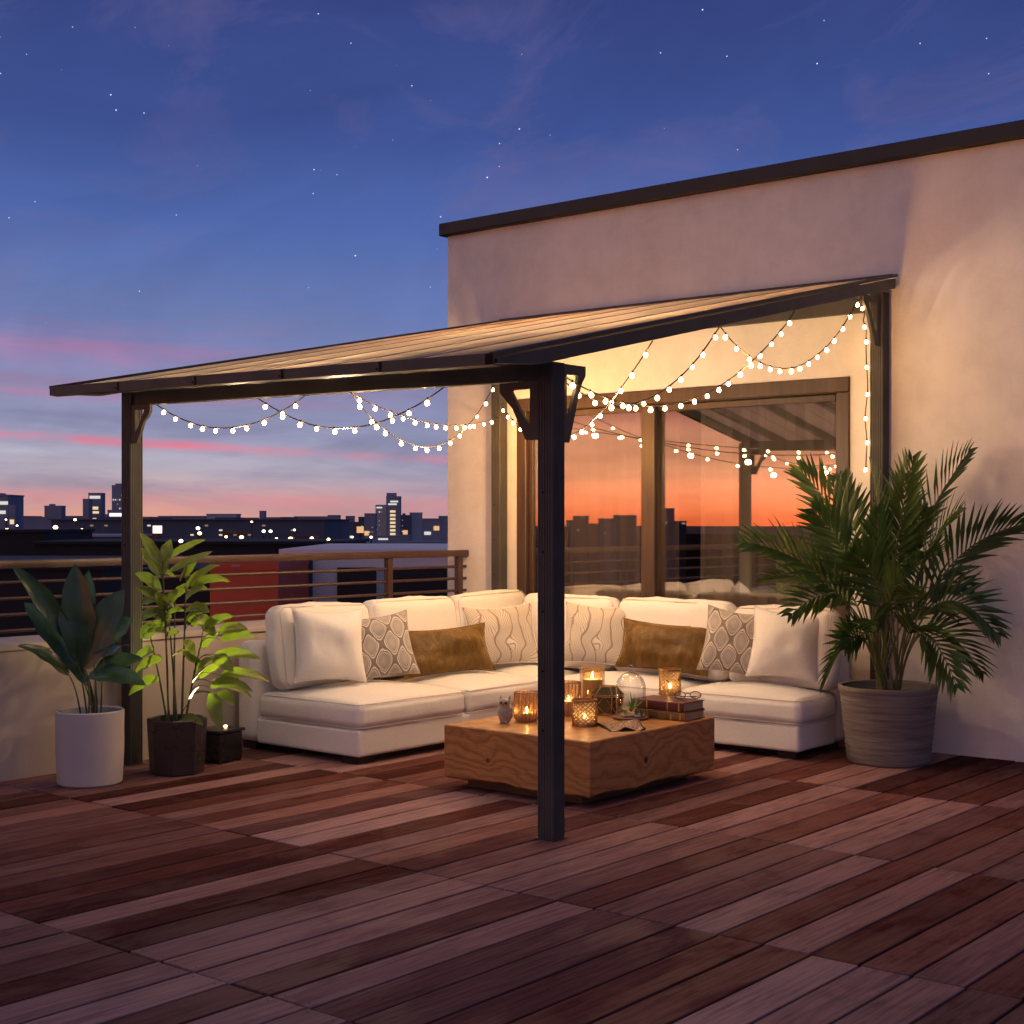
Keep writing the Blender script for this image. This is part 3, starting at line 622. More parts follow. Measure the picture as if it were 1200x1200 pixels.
def seat(x0, x1, y0, y1, seed):
    o = part('seat_cushion', lambda q: q.rbox(x0 + .004, x1 - .004, y0 + .004, y1 - .004, .238, .408, .05, crown=.062, n=18, wr=.010, seed=seed, bulge=.012))
    q = MB()
    for z in (.245, .398):
        e = .003; rr = .04; c = [(x0 + rr, y0 - e), (x1 - rr, y0 - e), (x1 + e, y0 + rr), (x1 + e, y1 - rr), (x1 - rr, y1 + e), (x0 + rr, y1 + e), (x0 - e, y1 - rr), (x0 - e, y0 + rr), (x0 + rr, y0 - e)]
        sh = .010
        q.tube([(min(max(a, x0 + sh), x1 - sh), min(max(b, y0 + sh), y1 - sh), z + .004 * noise.noise(Vector((a * 6, b * 6, seed)))) for a, b in c], .0038, 6, caps=False)
    q.build('piping', M['piping'], o)
seat(SX1, SX2 + .02, SY0, 7.70, 1); seat(SX1, SX2 + .02, 7.705, SYF - .002, 2); seat(SX1, SX2 - .002, SYF + .003, SYB + .02, 3)
seat(SX2 + .003, -5.645, SYF - .02, SYB + .02, 4); seat(-5.64, SXE + .02, SYF - .02, SYB + .02, 5)
def backc(c, wd, hh, th, facing, tilt, seed, roll=0.):
    m = Matrix.Translation(c) @ Matrix.Rotation(facing, 4, 'Z') @ Matrix.Rotation(-tilt, 4, 'X') @ Matrix.Rotation(roll, 4, 'Y')
    o = part('back_cushion', lambda q: q.rbox(-wd / 2, wd / 2, -th / 2, th / 2, -hh / 2, hh / 2, .065, n=14, wr=.019, seed=seed, bulge=.035, crown=.02, m=m))
    q = MB(); y = -th / 2 + .02; e = .012
    L = [(-wd / 2 + .05, -hh / 2 + e), (wd / 2 - .05, -hh / 2 + e), (wd / 2 - e, -hh / 2 + .05), (wd / 2 - e, hh / 2 - .05), (wd / 2 - .05, hh / 2 - e), (-wd / 2 + .05, hh / 2 - e), (-wd / 2 + e, hh / 2 - .05), (-wd / 2 + e, -hh / 2 + .05)]
    q.tube([m @ Vector((a, y, b)) for a, b in L + L[:1]], .004, 6, caps=False); q.build('piping', M['piping'], o)
FX = math.radians(90)                     # faces +X ; 0 faces -Y
backc((-7.64, 7.10, .715), .88, .58, .20, FX, .16, 1, .02); backc((-7.64, 8.03, .72), .92, .58, .20, FX, .14, 2); backc((-7.63, 8.93, .735), .86, .58, .20, FX, .12, 3, -.02)
backc((-6.95, 9.14, .725), .92, .57, .19, 0, .12, 4); backc((-5.96, 9.14, .725), 1.0, .57, .19, 0, .12, 5, .01); backc((-5.04, 9.14, .71), .80, .56, .19, 0, .13, 6, -.015)
for (x0, x1, y0, y1) in ((-7.0, -6.84, 6.68, 6.84), (-8.0, -7.86, 6.68, 6.82), (-8.0, -7.86, 9.2, 9.36), (-4.86, -4.72, 8.72, 8.86), (-4.86, -4.72, 9.2, 9.34)):
    q = MB(); q.box(x0, x1, y0, y1, .002, .054, .004); q.build('leg', M['sofaleg'], sofa)
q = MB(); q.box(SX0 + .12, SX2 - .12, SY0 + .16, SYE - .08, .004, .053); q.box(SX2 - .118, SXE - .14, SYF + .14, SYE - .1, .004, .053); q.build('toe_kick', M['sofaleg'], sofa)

def pillow(px, py, dep, wd, hh, th, face, tilt, roll, m, label, seed, group=None):
    c = dep(px, py)
    mx = Matrix.Translation(c) @ Matrix.Rotation(math.radians(face), 4, 'Z') @ Matrix.Rotation(PI / 2 - math.radians(tilt), 4, 'X') @ Matrix.Rotation(math.radians(roll), 4, 'Z')
    q = MB(); q.pillow(wd, hh, th, mx, seed, 44 if m in ('trellis', 'plume', 'velvet') else 36, .007 if m != 'velvet' else .010)
    o = q.build('pillow', M[m], origin=c - Vector((0, 0, hh * .5)), smooth=75)
    tag(o, label, 'pillow', group)
    # welt along the rim
    e = MB(); N = 24; rim = []
    for k in range(4 * N):
        s_, f = divmod(k, N); f = f / N * 2 - 1
        u, v_ = ((f, -1), (1, f), (-f, 1), (-1, -f))[s_]
        x = wd / 2 * u * (1 - .10 * (1 - v_ * v_) * abs(u)); y = hh / 2 * v_ * (1 - .10 * (1 - u * u) * abs(v_)) - hh * .02 * (1 - u * u) * max(0, v_)
        rim.append(mx @ Vector((x, y, 0)))
    e.tube(rim + rim[:1], .0045, 6, caps=False)
    e.build('welt', M['linen2'] if m in ('linen2', 'plume') else M[m], o)
X_ = lambda X: (lambda a, b: onX(a, b, X)); Y_ = lambda Y: (lambda a, b: onY(a, b, Y))
pillow(386, 756, X_(-7.36), .52, .52, .26, 66, 14, -2, 'linen2', 'plain ivory pillow beside the near end of the sofa, by the potted plants', 1, 'scatter pillows')
pillow(446, 757, X_(-7.30), .50, .48, .19, 62, 20, 6, 'trellis', 'grey trellis patterned pillow between plain ivory and gold velvet pillows, railing side', 2, 'scatter pillows')
pillow(522, 762, X_(-7.26), .76, .37, .16, 68, 22, 3, 'velvet', 'gold velvet lumbar pillow on the railing side of the sofa', 3, 'scatter pillows')
pillow(588, 744, X_(-7.34), .60, .50, .16, 58, 18, 3, 'plume', 'beige pillow with embossed plume pattern left of the near pergola post', 4, 'scatter pillows')
pillow(630, 744, X_(-7.36), .44, .44, .14, 40, 16, 0, 'trellis', 'trellis pillow in the sofa corner, mostly hidden by the pergola post', 5, 'scatter pillows')
pillow(699, 743, Y_(9.0), .60, .49, .16, 14, 16, -2, 'plume', 'beige pillow with embossed plume pattern right of the near pergola post', 6, 'scatter pillows')
pillow(779, 758, Y_(8.94), .74, .38, .16, 12, 20, -3, 'velvet', 'gold velvet lumbar pillow before the glass door', 7, 'scatter pillows')
pillow(861, 752, Y_(8.93), .46, .48, .16, 26, 18, -8, 'trellis', 'grey trellis patterned pillow leaning beside the palm end of the sofa', 8, 'scatter pillows')
pillow(921, 755, Y_(8.97), .50, .50, .25, 24, 14, -5, 'linen2', 'plain ivory pillow nearest the palm', 9, 'scatter pillows')

# ================================================================ COFFEE TABLE
TX0, TX1, TY0, TY1, TZ0, TZ1 = -5.86, -4.77, 6.45, 7.76, .06, .38
ct = thing('coffee_table', ((TX0 + TX1) / 2, (TY0 + TY1) / 2, 0), 'low block coffee table of knotty timber with live lower edge', 'table')
q = MB()
def slab(mb):
    n = 26
    def under(x, y):
        ex = .02 * noise.noise(Vector((x * 3.1, y * 3.1, 4.))) + .012 * noise.noise(Vector((x * 9, y * 9, 1.)))
        return TZ0 + max(-.012, ex) + .018 * max(0, noise.noise(Vector((x * 2.1, y * 1.6, 9.))))
    px = [TX0 + (TX1 - TX0) * i / n for i in range(n + 1)]; py = [TY0 + (TY1 - TY0) * i / n for i in range(n + 1)]
    loop = [(x, TY0) for x in px[:-1]] + [(TX1, y) for y in py[:-1]] + [(x, TY1) for x in px[:0:-1]] + [(TX0, y) for y in py[:0:-1]]
    rings = []; cxm, cym = (TX0 + TX1) / 2, (TY0 + TY1) / 2
    for k, (ins, zf) in enumerate(((.12, lambda x, y: TZ0 + .03), (.015, under), (0, lambda x, y: under(x, y) + .012), (0, lambda x, y: .2), (0, lambda x, y: TZ1 - .006), (.006, lambda x, y: TZ1))):
        rings.append([mb.bm.verts.new((x + (ins if x < cxm else -ins) * (1 if abs(x - TX0) < ins + 1e-6 or abs(x - TX1) < ins + 1e-6 or True else 0) * min(1, abs(x - cxm) / ((TX1 - TX0) / 2)), y + (ins if y < cym else -ins) * min(1, abs(y - cym) / ((TY1 - TY0) / 2)), zf(x, y))) for x, y in loop])
    for a, b in zip(rings, rings[1:]):
        for k in range(len(loop)): mb.face((a[k], a[(k + 1) % len(loop)], b[(k + 1) % len(loop)], b[k]))
    mb.face(rings[-1]); mb.face(rings[0][::-1])
slab(q); q.build('top', M['wood'], ct, smooth=25)
q = MB(); q.box(TX0 + .1, TX1 - .13, TY0 + .1, TY1 - .12, .002, TZ0 + .028, .004); q.build('plinth', M['plinth'], ct)

def on_table(px, py): return onZ(px, py, TZ1 + .0015)
def candle_flame(parent, p, h=.03):
    e = MB(); e.tube([p + Vector((0, 0, -.012)), p + Vector((0, 0, .006))], .0018, 5); e.build('wick', M['hem'], parent)
    e = MB(); e.lathe([(0, 0), (.0045, .004), (.0062, .010), (.0045, .019), (.0015, .027), (0, .031)], p + Vector((0, 0, .004)), 10); e.build('flame', M['flame'], parent)
def ribbed(px, py, rad, hh, label, fh=.05):
    c = on_table(px, py); o = thing('candle_holder', c, label, 'candle holder')
    e = MB(); n = 56; rf = lambda k: 1 + .06 * (1 if k % 2 else -1)
    e.lathe([(rad * .72, .004), (rad * .92, .012), (rad, .03), (rad, hh - .006), (rad * 1.0, hh)], c, n, rfun=rf); e.build('glass', M['amber'], o, smooth=20)
    e = MB()
    for k in range(20):
        a = 2 * PI * k / 20; e.tube([c + Vector((math.cos(a) * rad * q_, math.sin(a) * rad * q_, z_)) for q_, z_ in ((.86, .006), (1.035, .03), (1.035, hh))], .0028, 5)
    e.build('ribs', M['copper'], o)
    for z in (.006, hh):
        e = MB(); e.tube([c + Vector((math.cos(a) * rad * (1.01 if z > .1 else .86), math.sin(a) * rad * (1.01 if z > .1 else .86), z)) for a in [2 * PI * k / 32 for k in range(33)]], .0035, 6, caps=False); e.build('rim', M['copper'], o)
    e = MB(); e.lathe([(0, .004), (rad * .62, .004), (rad * .62, fh), (rad * .5, fh + .003), (0, fh)], c, 20); ca = e.build('candle', M['wax'], o); candle_flame(ca, c + Vector((0, 0, fh)))
ribbed(617, 845, .074, .178, 'ribbed amber glass candle holder beside the stone owl', .05)
ribbed(666, 838, .076, .21, 'taller ribbed amber candle holder half hidden behind the near post', .09)
def lattice(c, rad, hh, m, label, rows, lit=True):
    o = thing('candle_holder', c, label, 'candle holder')
    e = MB(); k = 15; turns = hh / (2 * PI * rad) * 1.15
    for s_ in (1, -1):
        for i in range(k):
            a0 = 2 * PI * i / k
            e.tube([c + Vector((math.cos(a0 + s_ * 2 * PI * turns * t_ / 10) * rad, math.sin(a0 + s_ * 2 * PI * turns * t_ / 10) * rad, .008 + (hh - .016) * t_ / 10)) for t_ in range(11)], .0034, 5)
    e.build('lattice', M[m], o)
    for z in (.005, hh - .004):
        e = MB(); e.lathe([(rad - .004, z - .006), (rad + .004, z - .006), (rad + .004, z + .006), (rad - .004, z + .006), (rad - .004, z - .006)], c, 32); e.build('rim', M[m], o)
    e = MB(); e.lathe([(0, .003), (rad * .88, .003), (rad * .9, hh - .02)], c, 24); e.build('inner_glass', M['frost'], o)
    e = MB(); e.lathe([(0, .005), (rad * .55, .005), (rad * .55, .04), (0, .04)], c, 16); ca = e.build('candle', M['wax'], o)
    if lit: candle_flame(ca, c + Vector((0, 0, .04)))
lattice(on_table(685, 850), .074, .155, 'copper', 'copper lattice votive glowing on the front of the table', 6)
# pillar candle in a glass
c = on_table(694, 833); o = thing('candle_jar', c, 'tall glass jar with burning cream pillar candle', 'candle'); rad = .082
e = MB(); e.lathe([(0, .002), (rad, .004), (rad, .285), (rad - .005, .285), (rad - .005, .01), (0, .008)], c, 36); e.build('glass', M['amber_clear'], o)
e = MB(); e.lathe([(0, .011), (rad - .012, .011), (rad - .012, .205), (rad - .02, .209), (0, .200)], c, 28); ca = e.build('candle', M['wax'], o); candle_flame(ca, c + Vector((0, 0, .205)))
# faceted box
c = on_table(712, 836); o = thing('trinket_box', c, 'dark faceted glass box with brass edges behind the lattice votive', 'box')
R0, R1, R2 = .085, .105, .06; ang = [2 * PI * (k + .35) / 6 for k in range(6)]
lv = [[c + Vector((math.cos(a) * r_, math.sin(a) * r_, z)) for a in ang] for r_, z in ((R0, .004), (R1, .115), (R1 + .004, .125), (R2, .175))]
e = MB(); L0 = [e.bm.verts.new(p) for p in lv[0]]; L1 = [e.bm.verts.new(p) for p in lv[1]]
e.face(L0[::-1]); e.face(L1)
for k in range(6): e.face((L0[k], L0[(k + 1) % 6], L1[(k + 1) % 6], L1[k]))
bx_ = e.build('body', M['darkglass'], o, smooth=None)
e = MB()
for k in range(6):
    j = (k + 1) % 6
    e.tube([lv[0][k], lv[1][k]], .0032, 5); e.tube([lv[0][k], lv[0][j]], .0032, 5); e.tube([lv[1][k], lv[1][j]], .0032, 5)
    mid = (lv[0][k] + lv[0][j]) / 2; mt = (lv[1][k] + lv[1][j]) / 2; ml = (lv[0][k] + lv[1][k]) / 2; mr = (lv[0][j] + lv[1][j]) / 2
    e.tube([mid, ml, mt, mr, mid], .0026, 5)
e.build('edging', M['brass'], bx_)
e = MB(); L0 = [e.bm.verts.new(p) for p in lv[2]]; L1 = [e.bm.verts.new(p) for p in lv[3]]; e.face(L1); e.face(L0[::-1])
for k in range(6): e.face((L0[k], L0[(k + 1) % 6], L1[(k + 1) % 6], L1[k]))
ld = e.build('lid', M['darkglass'], o, smooth=None)
e = MB()
for k in range(6):
    j = (k + 1) % 6; e.tube([lv[2][k], lv[3][k]], .003, 5); e.tube([lv[2][k], lv[2][j]], .003, 5); e.tube([lv[3][k], lv[3][j]], .003, 5)
e.build('edging', M['brass'], ld)
# cloche with air plant
c = on_table(739, 842); o = thing('glass_cloche', c, 'glass bell cloche with knob over succulents and pebbles', 'terrarium')
e = MB(); e.lathe([(0, .002), (.105, .002), (.114, .010), (.112, .016), (.098, .014), (0, .014)], c, 36); e.build('tray', M['tray'], o)
rc = .094
prof = [(rc, .016), (rc, .19)] + [(rc * math.cos(a), .19 + .10 * math.sin(a)) for a in [PI / 2 * k / 8 for k in range(1, 8)]] + [(.012, .291), (.010, .300)]
e = MB(); e.lathe(prof, c, 40); gl = e.build('dome', M['clear'], o)
e = MB(); e.ico(c + Vector((0, 0, .318)), .019, 3); e.build('knob', M['clear'], gl)
e = MB()
for k in range(26):
    a, r_ = random.uniform(0, 6.28), random.uniform(.02, .082); e.ico(c + Vector((math.cos(a) * r_, math.sin(a) * r_, .022)), random.uniform(.010, .017), 2, (1, 1, .6), .25)
e.build('pebbles', M['pebble'], o)
def blade(mb, p0, p1, p2, wd, nrm, n=8, cup=.2, mi=0, prof=None, tilt=0.):
    """leaf along the bend p0-p1-p2"""
    p0, p1, p2 = Vector(p0), Vector(p1), Vector(p2); nrm = Vector(nrm); rows = []
    for i in range(n + 1):
        t_ = i / n; p = p0 * (1 - t_) ** 2 + p1 * 2 * t_ * (1 - t_) + p2 * t_ * t_
        tg = ((p1 - p0) * (1 - t_) + (p2 - p1) * t_).normalized(); sd = tg.cross(nrm)
        sd = sd.normalized() if sd.length > 1e-5 else tg.orthogonal().normalized(); up = sd.cross(tg)
        w_ = wd / 2 * (prof(t_) if prof else (math.sin(PI * min(1, t_ * .97 + .03) ** .8)) ** .75)
        wav = 1 + .08 * math.sin(t_ * 17 + p0.x * 40)
        rows.append([mb.bm.verts.new(p + sd * w_ * f * wav + up * (cup * w_ * (abs(f) ** 1.3)) + up * .04 * w_ * math.sin(t_ * 14 + f * 3)) for f in (-1, -.5, 0, .5, 1)])
    for a, b in zip(rows, rows[1:]):
        for k in range(4): mb.face((a[k], a[k + 1], b[k + 1], b[k]), mi)
e = MB()
for k in range(22):
    a = random.uniform(0, 6.28); l = random.uniform(.08, .15); el = random.uniform(.35, 1.35); b0 = c + Vector((.012, 0, .055)); dr = Vector((math.cos(a) * math.cos(el), math.sin(a) * math.cos(el), math.sin(el)))
    dr.x *= .75; dr.y *= .75
    blade(e, b0, b0 + dr * l * .5, b0 + dr * l + Vector((0, 0, -.012)), .014, VZ + Vector((.3, -.5, 0)), 5, .4, prof=lambda t_: 1 - t_ * .95)
for (dx, dy) in ((-.045, -.03), (.05, -.01), (.0, -.055), (-.03, .045), (.045, .04)):
    for k in range(12):
        a = 2.4 * k; el = .3 + k * .085; l = .028; b0 = c + Vector((dx, dy, .035)); dr = Vector((math.cos(a) * math.cos(el), math.sin(a) * math.cos(el), math.sin(el)))
        blade(e, b0, b0 + dr * l * .6, b0 + dr * l, .017, VZ, 4, .4)
e.build('succulent', M['succ'], o, smooth=60)
# books
def book(x0, x1, y0, y1, z0, z1, rot, m, name_label, bands):
    c = Vector(((x0 + x1) / 2, (y0 + y1) / 2, z0)); o = thing('book', c, name_label, 'book'); mx = Matrix.Translation(c) @ Matrix.Rotation(rot, 4, 'Z') @ Matrix.Translation(-c); t_ = .0055
    e = MB(); e.box(x0, x1, y0 + .004, y1, z0, z0 + t_, .0015, 1, m=mx); e.box(x0, x1, y0 + .004, y1, z1 - t_, z1, .0015, 1, m=mx); e.box(x0, x1, y0 - .006, y0 + .0035, z0 + .001, z1 - .001, .003, 2, m=mx); cv = e.build('cover', M[m], o)
    e = MB(); e.box(x0 + .006, x1 - .008, y0 + .004, y1 - .008, z0 + t_ + .0004, z1 - t_ - .0004, m=mx); e.build('pages', M['page'], o, smooth=None)
    for f in bands:
        e = MB(); xb = x0 + (x1 - x0) * f; e.box(xb - .004, xb + .004, y0 - .0085, y0 - .0062, z0 + .004, z1 - .004, m=mx)
        e.build('gilt_band', M['gilt'], cv, smooth=None)
bz = TZ1 + .0015
book(-5.17, -4.80, 7.47, 7.70, bz, bz + .052, .02, 'bookgold', 'tan leather book at the bottom of the stack', (.06, .2, .26, .72, .9))
book(-5.20, -4.81, 7.48, 7.71, bz + .0535, bz + .110, -.03, 'bookred', 'red leather book under the reading glasses', (.08, .3, .7, .92))
bt = bz + .1115
lattice(onZ(785, 814, bt), .068, .165, 'brass', 'brass lattice votive standing on the stack of books', 6)
# reading glasses
g0 = onZ(806, 819, bt + .001); o = thing('reading_glasses', g0, 'folded round reading glasses on the red book', 'glasses')
ax_ = (Vector((CS, SN, 0)) + Vector((.2, 0, 0))).normalized(); ay_ = VZ.cross(ax_)
e = MB(); lens = []
for s_ in (-1, 1):
    cc = g0 + ax_ * .048 * s_ + VZ * .024 + ay_ * (.012 * s_)
    rim = [cc + ax_ * math.cos(a) * .034 + (VZ * .85 + ay_ * .5).normalized() * math.sin(a) * .024 for a in [2 * PI * k / 24 for k in range(25)]]
    e.tube(rim, .0028, 6, caps=False); lens.append(rim[:-1])
e.tube([g0 + ax_ * -.015 + VZ * .03, g0 + VZ * .036, g0 + ax_ * .015 + VZ * .03], .0028, 6)
e.build('frame', M['hem'], o)
for s_ in (-1, 1):
    e = MB(); e.tube([g0 + ax_ * .083 * s_ + VZ * .03, g0 + ax_ * .07 * s_ + ay_ * .05 + VZ * .012, g0 - ax_ * .05 * s_ + ay_ * .06 + VZ * .005], .0024, 5); e.build('temple', M['hem'], o)
for L in lens:
    e = MB(); e.face([e.bm.verts.new(p) for p in L]); e.build('lens', M['amber_clear'], o, smooth=None)
# folded cloth over the table's edge
p_ = on_table(728, 858)
e = MB()
def clothfn(u, v_):
    a = W(698, 852, 8.72); b = W(748, 848, 8.85); cc = W(756, 866, 8.45); dd = W(716, 862, 8.40)
    q = (a.lerp(b, u)).lerp(dd.lerp(cc, u), v_); q.z = TZ1 + .008 + .007 * math.sin(u * 9 + v_ * 4) * (.4 + v_) + .005 * noise.noise(Vector((u * 6, v_ * 6, 2))); return q
e.grid(clothfn, 30, 20); cl = e.build('napkin', M['cloth'], origin=p_, smooth=80); tag(cl, 'rust and beige printed napkin crumpled near the table corner', 'napkin')
md = cl.modifiers.new('thick', 'SOLIDIFY'); md.thickness = .006
e = MB(); e.tube([clothfn(u / 20, 1.) + Vector((0, 0, -.001)) for u in range(21)] + [clothfn(1, 1 - u / 8) for u in range(1, 9)], .005, 6); e.tube([clothfn(0, u / 10) for u in range(11)], .005, 6); e.build('hem', M['hem'], cl)
# owl
c = on_table(592, 847); o = thing('owl_figurine', c, 'small grey ceramic owl at the left end of the table', 'figurine')
e = MB(); e.lathe([(0, .002), (.028, .003), (.036, .02), (.042, .05), (.040, .075), (.032, .095), (.034, .112), (.036, .125), (.030, .142), (.012, .150), (0, .151)], c, 28)
fw = Vector((.35, -.94, 0)); sd_ = Vector((.94, .35, 0))
for s_ in (-1, 1):
    b0 = c + sd_ * .022 * s_ + VZ * .138; e.tube([b0, b0 + sd_ * .006 * s_ + VZ * .014, b0 + sd_ * .009 * s_ + VZ * .027], [.011, .007, .001], 8)
e.build('body', M['owl'], o, smooth=60)
for s_ in (-1, 1):
    e = MB(); e.ico(c + sd_ * .014 * s_ + fw * .031 + VZ * .124, .0085, 2); e.build('eye', M['sofaleg'], o)
    e = MB(); e.ico(c + sd_ * .036 * s_ + VZ * .058 - fw * .004, .026, 2, (.5, .6, 1.25)); e.build('wing', M['owl'], o)
    e = MB(); e.ico(c + sd_ * .013 * s_ + fw * .034 + VZ * .008, .010, 2, (1, 1.2, .6)); e.build('foot', M['owl'], o)
e = MB(); e.tube([c + fw * .034 + VZ * .118, c + fw * .044 + VZ * .108], [.005, .001], 6); e.build('beak', M['sofaleg'], o)

# ================================================================ PLANTS
TOCAM = Vector((SN, -CS, 0))
def pot_round(parent, c, prof, m, n=44, rfun=None, smooth=40):
    e = MB(); e.lathe(prof, c, n, rfun=rfun); return e.build('pot', M[m], parent, smooth=smooth)
# broad-leaf plant in the white pot
c = W(97, 0, 9.06); c.z = 0; pc = Vector((-7.63, 5.17, 0)); dW = (pc.dot(Vector((-SN, CS, 0))))
pl = thing('potted_plant', pc, 'dark broad-leaved plant in a plain white pot by the railing', 'plant')
pot_round(pl, pc, [(0, .002), (.185, .002), (.195, .012), (.203, .2), (.205, .445), (.198, .452), (.188, .445), (.186, .40), (0, .40)], 'whitepot')
e = MB(); e.lathe([(0, .408), (.09, .412), (.187, .402)], pc, 30); e.build('soil', M['soil'], pl)
def plant_leaf(parent, m, root, b, tip, wpx, dep, dd=0., bend=.12, cup=.25, nrm=None, stem=True, sr=.006, droop=0.):
    B = W(b[0], b[1], dep); T = W(tip[0], tip[1], dep + dd); wpx = wpx * (1.22 if m == 'rubber' else 1.); L = (T - B).length
    nn = (nrm if nrm is not None else (TOCAM * .75 + VZ * .75)) + Vector((random.uniform(-.25, .25), random.uniform(-.25, .25), random.uniform(-.1, .2)))
    mid = B.lerp(T, .5) + VZ * L * bend + TOCAM * L * .04
    e = MB(); blade(e, B, mid, T, wpx * dep / F_PX * 1.1, nn, 12, cup)
    lf = e.build('leaf', M[m], parent, smooth=60)
    if stem and root is not None:
        R = Vector(root); k = R.lerp(B, .55) + VZ * .05 + (B - R) * .02; k.x = R.x * .62 + B.x * .38; k.y = R.y * .62 + B.y * .38
        pts = [R * (1 - t_) ** 2 + k * 2 * t_ * (1 - t_) + B * t_ * t_ for t_ in [i / 8 for i in range(9)]]
        pts += [B.lerp(mid, .12)]
        e = MB(); e.tube(pts, [sr * (1 - .06 * i) for i in range(len(pts))], 6); e.build('stalk', M['stem'], lf)
rt = lambda dx, dy: pc + Vector((dx, dy, .405))
for (b, tip, w_, dd, bd, rx, ry) in (
    ((94, 772), (88, 660), 30, .02, .0, 0, .02), ((84, 752), (14, 664), 17, -.15, .16, -.03, .0), ((86, 778), (28, 706), 20, .15, .14, -.02, .04),
    ((80, 790), (20, 757), 17, -.2, .18, -.05, -.03), ((98, 782), (146, 690), 30, .05, .10, .03, .03), ((108, 764), (156, 724), 26, .15, .12, .05, .02),
    ((92, 775), (104, 668), 26, .2, .0, .0, .05), ((104, 792), (172, 804), 23, -.1, .14, .05, -.04), ((112, 788), (168, 772), 18, .1, .14, .05, .0), ((100, 800), (66, 742), 16, .3, .1, -.02, .05), ((122, 770), (150, 758), 17, .25, .2, .04, .05)):
    plant_leaf(pl, 'rubber', rt(rx, ry), b, tip, w_, dW, dd, bd)
# lime plant in the dark six-sided pot
pc2 = Vector((-7.52, 5.74, 0)); d2 = pc2.dot(Vector((-SN, CS, 0)))
pl2 = thing('potted_plant', pc2, 'tall lime green leafy plant in a dark faceted pot, lit from below', 'plant')
e = MB(); e.lathe([(0, .002), (.165, .002), (.172, .01), (.190, .345), (.184, .352), (.172, .345), (.168, .30), (0, .30)], pc2, 8); e.build('pot', M['darkpot'], pl2, smooth=25)
e = MB(); e.lathe([(0, .309), (.08, .312), (.165, .303)], pc2, 24); e.build('soil', M['soil'], pl2)
canes = []
for (bx, top, dd) in ((-.05, (190, 652), 0), (-.02, (205, 694), .1), (.03, (219, 664), .02), (.05, (236, 752), -.1), (.0, (196, 705), .12), (-.06, (176, 745), .05)):
    R = pc2 + Vector((bx * CS, bx * SN, .305)); T = W(top[0], top[1], d2 + dd); k = R.lerp(T, .5); k.x = R.x * .6 + T.x * .4; k.y = R.y * .6 + T.y * .4
    pts = [R * (1 - t_) ** 2 + k * 2 * t_ * (1 - t_) + T * t_ * t_ for t_ in [i / 12 for i in range(13)]]
    e = MB(); e.tube(pts, [.0085 - .0004 * i for i in range(13)], 7); e.build('cane', M['stem'], pl2); canes.append(pts)
def near(b, dd):
    B = W(b[0], b[1], d2 + dd); return min((p for cn in canes for p in cn[3:]), key=lambda p: (p - B).length + max(0, (p.z - B.z)) * 2)
for (b, tip, w_, dd, bd) in (
    ((188, 660), (164, 624), 13, .0, .1), ((192, 658), (200, 632), 14, .03, .02), ((196, 656), (242, 632), 16, .05, .06), ((216, 676), (232, 652), 12, .05, .1), ((216, 690), (258, 662), 13, -.05, .15), ((224, 688), (270, 682), 13, .0, .25),
    ((218, 702), (243, 690), 16, -.08, .2), ((188, 692), (158, 672), 12, .05, .2), ((186, 700), (166, 708), 17, .02, .2), ((193, 712), (182, 694), 13, -.06, .05), ((194, 722), (216, 716), 11, -.1, .2), ((218, 716), (246, 718), 14, -.08, .25),
    ((184, 738), (164, 748), 20, .0, .2), ((196, 746), (210, 742), 10, -.08, .2), ((232, 722), (252, 746), 17, .05, .12), ((240, 736), (274, 722), 13, .05, .15), ((256, 742), (291, 738), 16, .05, .2), ((252, 768), (306, 773), 17, .0, .14), ((250, 770), (274, 788), 17, -.1, .12),
    ((228, 770), (214, 752), 21, -.1, .05), ((228, 788), (250, 772), 13, -.12, .1), ((226, 802), (242, 782), 13, -.12, .1), ((248, 800), (297, 811), 16, -.02, .15), ((248, 812), (258, 856), 15, -.1, .08), ((252, 814), (276, 826), 14, -.1, .15), ((206, 700), (222, 684), 13, .08, .1),
    ((190, 772), (158, 790), 15, -.05, .2), ((200, 725), (176, 722), 12, .1, .15), ((236, 760), (256, 742), 13, .08, .15), ((210, 844), (238, 850), 13, -.15, .2), ((204, 712), (190, 702), 12, -.1, .1), ((222, 730), (238, 716), 13, .1, .1), ((186, 670), (206, 676), 12, .08, .1), ((196, 735), (180, 728), 14, .06, .1)):
    plant_leaf(pl2, 'lime', near(b, 0), b, tip, w_ * random.uniform(.9, 1.15), d2, dd, bd, .3, None, True, .0035)
    if random.random() < .55:
        jx, jy = random.uniform(-14, 14), random.uniform(4, 26)
        plant_leaf(pl2, 'lime', near((b[0] + jx * .5, b[1] + jy), 0), (b[0] + jx * .5, b[1] + jy), (tip[0] + jx, tip[1] + jy * 1.1), w_ * random.uniform(.7, 1.1), d2, random.uniform(-.2, .2), bd + random.uniform(-.1, .15), .3, None, True, .003)
